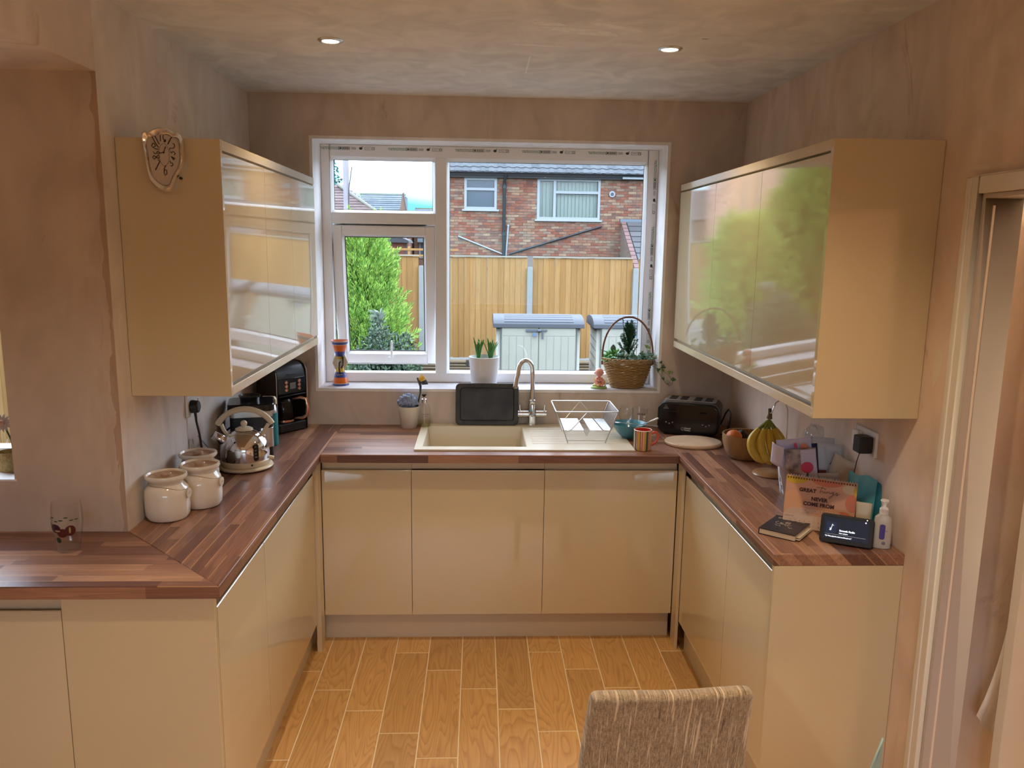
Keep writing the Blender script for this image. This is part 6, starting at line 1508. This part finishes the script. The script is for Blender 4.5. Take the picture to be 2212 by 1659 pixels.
def sill_things():
    Z = WZ0+.0026
    # painted vase, two cones and two diamond handles
    def facet(zs, nm): pass
    t = T('painted_vase', 'double-cone vase with orange, blue and black bands on the window sill', 'vase', (-.700, .105, Z), .25)
    OR = M('vase_orange', (.72, .14, .02), .2, coat=.4); BL = M('vase_blue', (.05, .07, .30), .25, coat=.4); CRm = M('vase_cream', (.60, .54, .42), .3, coat=.3); YL = M('vase_yellow', (.66, .44, .06), .25, coat=.3)
    def rr(z): return .0445-.0335*(z/.118) if z < .118 else .011+.034*((z-.118)/.117)
    bands = [(0, .010, BL), (.010, .013, CRm), (.013, .042, OR), (.042, .070, BL), (.070, .094, YL), (.094, .138, CRm), (.138, .152, YL), (.152, .178, BL), (.178, .212, OR), (.212, .215, CRm), (.215, .227, BL), (.227, .232, CRm)]
    for a, b, mt in bands: MB().lathe([(rr(a)-.002, a), (rr(a), a+.0002), (rr(b), b-.0002), (rr(b)-.002, b)], 40).build('painted_band', mt, t)
    MB().lathe([(rr(.232), .232), (.046, .2335), (.044, .235), (.030, .200), (0, .19)], 40).build('inner_cup', M('vase_inside', (.66, .20, .10), .3), t)
    for s in (-1, 1):
        MB().prism([(s*.020, .070), (s*.040, .118), (s*.020, .168), (s*.006, .130), (s*.006, .108)], 'y', -.006, .006).build('diamond_wing', CRm, t, bevel=.002)
    MB().prism([(.000, .095), (.010, .110), (.008, .150), (.000, .162), (.006, .162), (.016, .150), (.014, .108), (.006, .090)], 'y', -.032, -.016).tube([(-.004, -.030, .062), (-.008, -.0275, .090), (-.006, -.018, .118), (.001, -.0165, .126)], .0035, 7).tube([(-.02, -.034, .058), (.008, -.037, .058)], .003, 6).build('black_figure', M('vase_black', (.012, .012, .014), .25), t)
    # plant pot with hyacinths
    t = T('plant_pot', 'smooth white plant pot on the sill behind the baking tray', 'plant pot', (.050, .090, Z))
    MB().lathe([(0, .001), (.060, 0), (.064, .003), (.0665, .012), (.0795, .152), (.0800, .158), (.077, .159), (.075, .150), (.066, .135), (0, .133)], 48).build('pot', M('matt_white_pot', (.74, .74, .78), .45), t)
    MB().lathe([(0, .144), (.050, .143), (.0745, .139)], 24).build('compost', M('compost', (.035, .025, .02), .95, bump=.8, bscale=90), t)
    t2 = T('hyacinth', 'green hyacinth shoots growing in the white pot', 'plant', (.050, .090, Z+.138))
    gm = M('hyacinth_leaf', (.045, .20, .035), .35, col2=(.09, .30, .05), scale=30, stretch=(40, 40, 2))
    r3 = random.Random(3)
    for cx in (-.030, .034):
        for k in range(8):
            a = 2*PI*k/8+r3.random(); ln = .088+.03*r3.random(); ls = .012+.014*r3.random(); m = MB(); vs = []; fs = []
            for j in range(7):
                u = j/6; w = .0085*math.sin(PI*(.22+.78*u*.98))*(1 if u < .97 else .2)+.0005; rad = .006+ls*u**1.5*1.4
                c = Vector((cx+rad*math.cos(a), .003+rad*math.sin(a), ln*u)); tn = Vector((-math.sin(a), math.cos(a), 0)); on = Vector((math.cos(a), math.sin(a), 0))
                vs += [c-tn*w+on*-.002, c+on*.002, c+tn*w+on*-.002]
            for j in range(6): fs += [(3*j, 3*j+1, 3*j+4, 3*j+3), (3*j+1, 3*j+2, 3*j+5, 3*j+4)]
            MB().add(vs, fs).build('leaf', gm, t2, solid=.0012, ang=70)
        bd = MB()
        for k in range(26): h = .050+.046*k/26; a = k*2.4; q = .009*math.sin(PI*(.25+.7*k/26)); bd.ball((cx+q*math.cos(a), q*math.sin(a)+.003, h), (.0036, .0036, .006), 8)
        bd.build('flower_bud', M('hyacinth_bud', (.16, .26, .06), .5), t2)
    # small sitting figurine
    t = T('figurine', 'small pink baby figurine sitting on a green and yellow base on the sill', 'figurine', (.652, .060, Z), .1)
    pk = M('figurine_pink', (.86, .40, .32), .5)
    MB().lathe([(0, 0), (.040, 0), (.044, .003), (.042, .009), (.030, .013), (0, .014)], 32, sy=.72).build('green_base', M('fig_green', (.36, .56, .16), .5), t)
    MB().ball((-.002, 0, .018), (.026, .020, .014), 20).build('yellow_cushion', M('fig_yellow', (.74, .62, .16), .5), t)
    MB().ball((0, .002, .044), (.015, .013, .021), 18).build('torso', pk, t)
    hd = MB().ball((0, 0, .0835), (.0225, .0215, .0225), 28).build('head', pk, t)
    MB().ball((-.0235, .0, .080), (.004, .003, .005), 10).ball((.0225, .0, .080), (.004, .003, .005), 10).ball((.002, -.0225, .079), (.0022, .002, .0022), 8).build('ears_nose', pk, hd)
    MB().ball((-.006, -.0212, .0830), (.0011, .0008, .0016), 8).ball((.009, -.0203, .0830), (.0011, .0008, .0016), 8).tube([(-.004, -.0212, .0735), (.002, -.0218, .0722), (.008, -.0208, .0735)], .0005, 5).build('face_marks', M('fig_dark', (.20, .05, .04), .6), hd)
    for s in (-1, 1):
        MB().tube([(s*.008, -.006, .028), (s*.021, -.018, .034), (s*.012, -.026, .022)], [.0085, .0085, .0070], 12).ball((s*.009, -.029, .0195), (.0085, .010, .0065), 12).build('leg', pk, t)
        MB().tube([(s*.013, -.002, .054), (s*.019, -.012, .046), (s*.008, -.019, .042)], [.0055, .005, .005], 10).ball((s*.006, -.0205, .0415), .0058, 10).build('arm', pk, t)
    fy = M('fig_flower', (.78, .66, .22), .5)
    for x, y, z in ((-.018, .004, .045), (.024, .004, .040), (.030, .0, .026)):
        m = MB()
        for k in range(5): a = 2*PI*k/5; m.ball((x+.0055*math.cos(a), y-.002, z+.0055*math.sin(a)), (.004, .002, .004), 8)
        m.build('flower', fy, t)
    m = MB()
    for x, y in ((-.032, -.006), (.030, -.012), (.036, .004)): m.ball((x, y, .016), (.005, .004, .005), 8)
    m.build('little_daisies', M('fig_white', (.75, .74, .62), .5), t)
    # wicker basket: woven strands round upright stakes
    t = T('wicker_basket', 'brown wicker basket with a tall hoop handle at the right of the sill', 'basket', (.806, .100, Z))
    wk = var_mat('wicker', [(0, (.30, .165, .05)), (.5, (.40, .24, .085)), (1, (.50, .32, .13))], .5, ((30, 30, 30), .25), .4)
    def br(z): return .082+.050*(z/.150)**.85
    SX, SY = 1.0, .74; nS = 26
    m = MB()
    for k in range(nS):
        a = 2*PI*(k+.5)/nS; m.tube([(br(z)*SX*math.cos(a), br(z)*SY*math.sin(a), z) for z in (0.003, .05, .10, .150)], .0020, 5)
    m.build('stakes', wk, t)
    ms = MB()
    rows = 21
    for r_ in range(rows):
        z = .006+.0068*r_; pts = []; N_ = nS*3
        for i in range(N_):
            a = 2*PI*i/N_; o_ = .0034*math.cos(nS/2*a*1.0+ (PI if r_ % 2 else 0)); q = br(z)+o_
            pts.append((q*SX*math.cos(a), q*SY*math.sin(a), z+.0008*math.sin(7*a+r_)))
        o = MB().tube(pts, .0033, 6, closed=True).build('woven_strand', wk, t)
    for ph_ in (0, PI):
        pts = []
        for i in range(120): a = 2*PI*i/120; pts.append(((br(.152)+.003*math.cos(18*a+ph_))*math.cos(a), SY*(br(.152)+.003*math.cos(18*a+ph_))*math.sin(a), .153+.004*math.sin(18*a+ph_)))
        MB().tube(pts, .0034, 6, closed=True).build('braided_rim', wk, t)
    hp = []
    for i in range(29): a = PI*i/28; hp.append((.1345*math.cos(a)**1 if 1 else 0, .004*math.sin(3*a), .150+.222*math.sin(a)**.86 if 0 < a < PI-1e-6 and math.sin(a) > 0 else .12))
    MB().tube(hp, .0052, 9).build('hoop_handle', M('cane_handle', (.22, .085, .035), .4), t)
    MB().lathe([(0, .135), (.118, .133)], 28, sy=.74).build('soil', M('compost', ()), t)
    MB().lathe([(0, .003), (.080, .003)], 24, sy=.74).build('base', wk, t)
    # plants in the basket
    bx_, by_, bz_ = .806, .100, Z+.134
    rng = np.random.default_rng(12)
    t = T('mini_conifer', 'dark green miniature conifer in the wicker basket', 'plant', (bx_+.003, by_+.005, bz_))
    P, D = [], []
    dm = M('mini_conifer_green', (.012, .075, .025), .5, col2=(.03, .14, .05), scale=60)
    br_ = MB()
    for k in range(80):
        h0 = rng.random()**.9*.17; a = rng.random()*2*PI; ln = (.080*(1-h0/.26)+.022)
        d = Vector((math.cos(a)*(.75-h0*2), math.sin(a)*(.6-h0*1.5), 1.0+.4*rng.random())).normalized(); p0 = Vector((0, 0, h0))
        if k == 0: d = Vector((-.12, 0, 1)).normalized(); ln = .13; p0 = Vector((-.02, 0, .105))
        if k == 1: d = Vector((.16, 0, 1)).normalized(); ln = .11; p0 = Vector((.012, 0, .095))
        br_.cyl(p0, p0+d*ln, .0009, .0005, 4)
        for j in range(110):
            u = rng.random(); c = p0+d*ln*u; q = rng.normal(size=3); q /= np.linalg.norm(q); P.append(tuple(c)); D.append(tuple(np.array(d)*.9+q*.9))
    MB().cyl((0, 0, -.005), (0, 0, .20), .003, .001, 6).build('trunk', M('twig', (.12, .07, .04), .8), t); br_.build('branches', M('twig', ()), t)
    n = len(P); blades_mesh('needles', np.array(P), np.array(D), .008+.004*rng.random(n), .0022+.0010*rng.random(n), dm, t, rng)
    def leaf(mb, c, n_, up, L_, W_, fold=.15, lobes=0):
        n_ = Vector(n_).normalized(); up = (Vector(up)-n_*Vector(up).dot(n_)).normalized(); sd = n_.cross(up); c = Vector(c)
        if lobes:
            prof = [(0, 0), (.35, -.10), (.50, .22), (.26, .34), (.34, .66), (.12, .60), (0, 1.0)]
        else: prof = [(0, 0), (.24, .12), (.40, .35), (.36, .62), (.18, .86), (0, 1.0)]
        mid = [Vector(c)+up*L_*q[1] for q in prof]
        Lf = [c+up*L_*q[1]+sd*W_*q[0]*2+n_*abs(q[0])*fold*W_*2 for q in prof[1:-1]]; Rt = [c+up*L_*q[1]-sd*W_*q[0]*2+n_*abs(q[0])*fold*W_*2 for q in prof[1:-1]]
        base, tip, cen = c, c+up*L_, c+up*L_*.45
        vs = [base]+Lf+[tip]+Rt[::-1]+[cen]; k = len(vs)-1
        mb.add(vs, [(i, (i+1) % k, k) for i in range(k)])
    t = T('primula', 'bright green leafy plant at the left of the wicker basket', 'plant', (bx_-.074, by_-.015, bz_))
    gl = M('primula_leaf', (.07, .26, .04), .45, col2=(.13, .40, .07), scale=50); gb = M('cyclamen_leaf', (.045, .14, .08), .45, col2=(.16, .30, .22), scale=60)
    for k in range(58):
        a = rng.random()*2*PI; el = .10+rng.random()*1.2; d = Vector((math.cos(a)*math.cos(el), math.sin(a)*math.cos(el)*.8-.1, math.sin(el)))
        m = MB(); leaf(m, Vector((0, 0, .012))+d*(.018+.028*rng.random()), (d.x*.4, d.y*.4-.5, .8), d, .026+.016*rng.random(), .013, .2); m.build('leaf', gl if d.x < .3 else gb, t, solid=.0006)
    for (c, d, L_, W_) in (((-.02, 0, .045), (-1, 0, .42), .062, .003), ((.022, -.01, .050), (.8, 0, .62), .060, .010), ((-.008, 0, .055), (.1, 0, 1), .040, .018)):
        m = MB(); leaf(m, c, (0, -1, .2), d, L_, W_, .1); m.build('leaf', gb, t, solid=.0006)
    t = T('ivy', 'trailing ivy hanging over the right rim of the wicker basket', 'plant', (bx_+.055, by_-.025, bz_))
    iv = M('ivy_leaf', (.02, .075, .03), .45, col2=(.10, .20, .12), scale=70); iy = M('ivy_leaf_young', (.20, .34, .06), .5); ig = M('ivy_variegated', (.16, .26, .18), .5, col2=(.40, .46, .36), scale=80)
    for k in range(90):
        x, y, z = rng.uniform(-.090, .072), rng.uniform(-.06, .05), rng.uniform(.012, .052); a = rng.random()*2*PI
        m = MB(); leaf(m, (x, y, z), (rng.normal()*.4, -.7, .6+rng.random()*.5), (math.cos(a), math.sin(a)*.5, .1+rng.random()*.5), .022+.010*rng.random(), .011, .12, 1); m.build('leaf', (iv, ig, iv, gb)[k % 4], t, solid=.0005)
    vines = [[(.06, -.01, .01), (.085, -.045, -.005), (.105, -.10, -.02), (.125, -.125, -.040), (.145, -.125, -.060), (.155, -.120, -.068)],
             [(.05, -.02, .0), (.080, -.06, -.02), (.098, -.105, -.055), (.118, -.120, -.088), (.140, -.120, -.100), (.152, -.118, -.095), (.158, -.118, -.075)],
             [(.03, 0, .02), (.045, -.01, .05), (.038, -.012, .075), (.046, -.015, .09)], [(.05, -.02, .01), (.088, -.07, .01), (.10, -.10, .012)]]
    vm = MB()
    for v in vines: vm.tube(v, .0010, 5)
    vm.build('vine_stem', M('vine_brown', (.10, .07, .04), .7), t)
    for (c, d, s, mt) in (((.108, -.105, -.012), (-.1, 0, 1), .026, iv), ((.148, -.128, -.062), (.5, 0, -.6), .022, iv), ((.160, -.120, -.068), (.9, 0, -.2), .017, iv), ((.128, -.128, -.034), (.7, 0, .5), .022, iy), ((.142, -.128, -.036), (.6, 0, .5), .018, ig),
                      ((.105, -.112, -.060), (.4, 0, -.9), .018, iv), ((.124, -.123, -.084), (.9, 0, .5), .026, ig), ((.088, -.08, -.018), (-.2, 0, -1), .024, iv), ((.100, -.10, -.026), (.6, 0, .2), .020, iy),
                      ((.040, -.014, .085), (-.6, 0, .5), .020, iy), ((.046, -.016, .085), (.5, 0, -.5), .016, iy), ((.045, -.014, .064), (.8, 0, 0), .014, ig), ((.012, -.02, .045), (.1, 0, 1), .022, iy), ((.096, -.09, .012), (.4, 0, .8), .016, iv)):
        m = MB(); leaf(m, c, (0, -1, .25), d, s, s*.5, .1, 1); m.build('leaf', mt, t, solid=.0005)
    # sill of the other window: flower in a wrapped jar
    t = T('flower_jar', 'glass jar wrapped in woven raffia holding a pale daisy on the far-left sill', 'vase', (-1.500, -1.450, 1.0805))
    MB().lathe([(0, 0), (.036, 0), (.038, .004), (.038, .062), (.036, .064)], 28).build('raffia_wrap', M('raffia', (.42, .28, .10), .8, bump=.8, bscale=120, col2=(.52, .38, .16), scale=60), t)
    MB().lathe([(.036, .062), (.036, .095), (.030, .110), (.031, .122), (.033, .124)], 28).build('glass_neck', GLASS, t)
    MB().tube([(.012, 0, .01), (.010, -.004, .10), (-.006, -.01, .155)], .0026, 7).build('stem', M('stem_dark', (.04, .07, .03), .7), t)
    m = MB()
    for k in range(14):
        a = 2*PI*k/14; leaf(m, (-.010, -.012, .160), (.2, -.9, .3), (math.cos(a), -.15, math.sin(a)), .032, .006, .05)
    m.build('petals', M('petal_blush', (.80, .66, .60), .6), t, solid=.0004); MB().ball((-.010, -.015, .160), (.010, .006, .010), 14).build('flower_eye', M('flower_eye', (.72, .40, .24), .7), t)
sill_things()

def front_things():
    # tumbler with painted fruit
    t = T('tumbler', 'clear tumbler with painted plums and leaves, standing on the peninsula', 'glass', (-1.197, -1.715, WT))
    MB().lathe([(0, .001), (.027, 0), (.030, .003), (.034, .025), (.0405, .070), (.0430, .095), (.0415, .130), (.0385, .152), (.0375, .152), (.0402, .130), (.0415, .095), (.039, .070), (.0325, .026), (.028, .012), (0, .011)], 44).build('glass', GLASS, t)
    pm = M('painted_plum', (.045, .010, .030), .3); rm = M('painted_red', (.085, .012, .012), .3); hm = M('painted_highlight', (.35, .27, .14), .4); gm = M('painted_leaf', (.02, .05, .02), .4)
    def dec(a, z, rx, rz_, mat, name='painted_fruit', n=20, out=.0006):
        vs = []
        def rad(z): return float(np.interp(z, [.003, .025, .07, .095, .13, .152], [.030, .034, .0405, .0430, .0415, .0385]))+out
        def P(aa, zz): r = rad(zz); return (r*math.cos(aa), r*math.sin(aa), zz)
        for ring in (1, .66, .33): vs += [P(a+ring*rx*math.cos(2*PI*i/n)/.041, z+ring*rz_*math.sin(2*PI*i/n)) for i in range(n)]
        vs.append(P(a, z)); fs = [(j*n+i, j*n+(i+1) % n, (j+1)*n+(i+1) % n, (j+1)*n+i) for j in range(2) for i in range(n)]+[(2*n+i, 2*n+(i+1) % n, 3*n) for i in range(n)]
        MB().add(vs, fs).build(name, mat, t)
    dec(-1.95, .081, .016, .014, pm); dec(-1.47, .067, .0155, .014, rm, out=.0010); dec(-.95, .073, .0145, .0165, rm, out=.0008)
    dec(-.98, .075, .0025, .010, hm, 'painted_highlight', out=.0014); dec(-1.78, .074, .008, .003, hm, 'painted_highlight', out=.0016); dec(-1.85, .044, .009, .009, gm, 'painted_leaf')
    for k in range(7): dec(-2.5+.33*k, .108+.006*math.sin(k*2), .006, .0018, gm, 'painted_leaf')
    dec(-2.7, .082, .006, .012, gm, 'painted_leaf')
    # chair with woven cover, seen from behind
    t = T('dining_chair', 'dining chair upholstered in brown slubbed fabric, its back towards the viewer', 'chair', (.440, -2.412, 0), .045)
    fm, nt, b = newmat('slub_fabric'); L = nt.links.new; P = nt.nodes.new('ShaderNodeTexCoord').outputs['Object']
    base = ramp(nt, [(.3, (.20, .135, .075)), (.5, (.33, .24, .15)), (.7, (.46, .36, .25))]); L(noise(nt, P, 1.0, 6, (420, 6, 90), .4), base.inputs[0])
    s1 = ramp(nt, [(.60, (0, 0, 0)), (.66, (1, 1, 1))]); L(noise(nt, P, 1.0, 2, (170, 3, 7), .1), s1.inputs[0])
    s2 = ramp(nt, [(.66, (0, 0, 0)), (.71, (1, 1, 1))]); L(noise(nt, P, 1.3, 2, (150, 3, 9), .2), s2.inputs[0])
    wv = ramp(nt, [(.35, (.75, .75, .75)), (.65, (1.2, 1.2, 1.2))]); L(noise(nt, P, 1.0, 1, (200, 6, 900)), wv.inputs[0])
    c = mix(nt, .8, base.outputs[0], wv.outputs[0], 'MULTIPLY'); c = mix(nt, math_(nt, 'MULTIPLY', s2.outputs[0], .75), c, (.07, .04, .025)); c = mix(nt, math_(nt, 'MULTIPLY', s1.outputs[0], .8), c, (.72, .58, .40))
    L(c, b.inputs['Base Color']); b.inputs['Roughness'].default_value = .85; b.inputs['Sheen Weight'].default_value = .35; b.inputs['Specular IOR Level'].default_value = .15
    bumpn(nt, b, noise(nt, P, 1.0, 2, (500, 500, 500)), .35, .002)
    # back: tapered, slightly curved slab
    vs = []; fs = []; NX, NZ = 12, 14; z0, z1 = .40, .893
    def Q(u, v, s):
        hw = .206-.028*v; th = 0
        crv = .020*(1-u*u); lean = -.075*v*v
        rnd = 0
        return (u*hw, lean-crv+(0 if not s else .044), z0+(z1-z0)*v - .008*(u**4))
    for s in (0, 1):
        for j in range(NZ+1):
            for i in range(NX+1): vs.append(Q(i/NX*2-1, j/NZ, s))
    W1 = NX+1; K = W1*(NZ+1)
    for j in range(NZ):
        for i in range(NX): a = j*W1+i; fs += [(a, a+1, a+W1+1, a+W1), (K+a, K+a+W1, K+a+W1+1, K+a+1)]
    for i in range(NX): fs += [(i, K+i, K+i+1, i+1), (NZ*W1+i, NZ*W1+i+1, K+NZ*W1+i+1, K+NZ*W1+i)]
    for j in range(NZ): a = j*W1; fs += [(a, a+W1, K+a+W1, K+a), (a+NX, K+a+NX, K+a+W1+NX, a+W1+NX)]
    MB().add(vs, fs).build('backrest', fm, t, bevel=.016, seg=4, ang=60)
    MB().box(-.165, .205, .0, .32, .35, .445).build('seat', fm, t, bevel=.022, seg=4)
    for x in (-.145, .18):
        for y in (.03, .29): MB().prism([(x-.018, y-.018), (x+.018, y-.018), (x+.018, y+.018), (x-.018, y+.018)], 'z', 0, .352).build('leg', M('dark_wood', (.10, .05, .03), .35), t)
    # white cloth over the open hall door
    t = T('hanging_cloth', 'white cloth hanging in folds on the hall wall, half behind the open door', 'cloth', (1.470, -1.945, 0))
    vs = []; fs = []; NX, NZ = 44, 26
    for j in range(NZ+1):
        v = j/NZ; z = 1.88-v*1.38
        lf = .085*(1-math.exp(-(z-.5)/.22))
        for i in range(NX+1):
            u = i/NX; xx = lf+(.26-lf)*u
            y = -.013*math.sin(u*24*(.7+.3*v)+.8)*(.4+.7*v)-.006*math.sin(u*9+2)
            vs.append((xx, y-.012, z - (.075*u/.25 if u < .25 else .075-.02*math.sin(u*12))*v))
    for j in range(NZ):
        for i in range(NX): a = j*(NX+1)+i; fs.append((a, a+1, a+NX+2, a+NX+1))
    MB().add(vs, fs).build('cloth', M('white_cotton', (.80, .76, .73), .85), t, solid=.0015, ang=80)
    # leaf tip of a houseplant on the dining table just below the frame
    t = T('houseplant', 'tip of a pale grey-green houseplant leaf poking up at the bottom edge', 'plant', (.80, -2.60, 0))
    MB().lathe([(0, 0), (.07, 0), (.09, .18), (.088, .19), (.08, .18), (0, .17)], 28).build('pot', M('matt_white_pot', ()), t)
    for k, (tx, ty, tz) in enumerate(((.040, 0, .857), (-.16, .05, .55), (.13, .10, .50), (-.08, -.12, .46), (.12, -.08, .44))):
        vs = []; fs = []; tn = Vector((.75, .25, -.45)).normalized() if k == 0 else Vector((-ty, tx, 0)).normalized()
        for j in range(11):
            u = j/10; w = .040*math.sin(PI*min(1, .06+.94*u))**.8+.0005; c = Vector((tx*u**1.6 if k else -.02+.06*u*u, ty*u**1.6, .17+(tz-.17)*u))
            vs += [c-tn*w, c+Vector((0, .006, 0)), c+tn*w]
        for j in range(10): fs += [(3*j, 3*j+1, 3*j+4, 3*j+3), (3*j+1, 3*j+2, 3*j+5, 3*j+4)]
        MB().add(vs, fs).build('leaf', M('pale_leaf', (.34, .44, .38), .5), t, solid=.002, ang=70)
front_things()
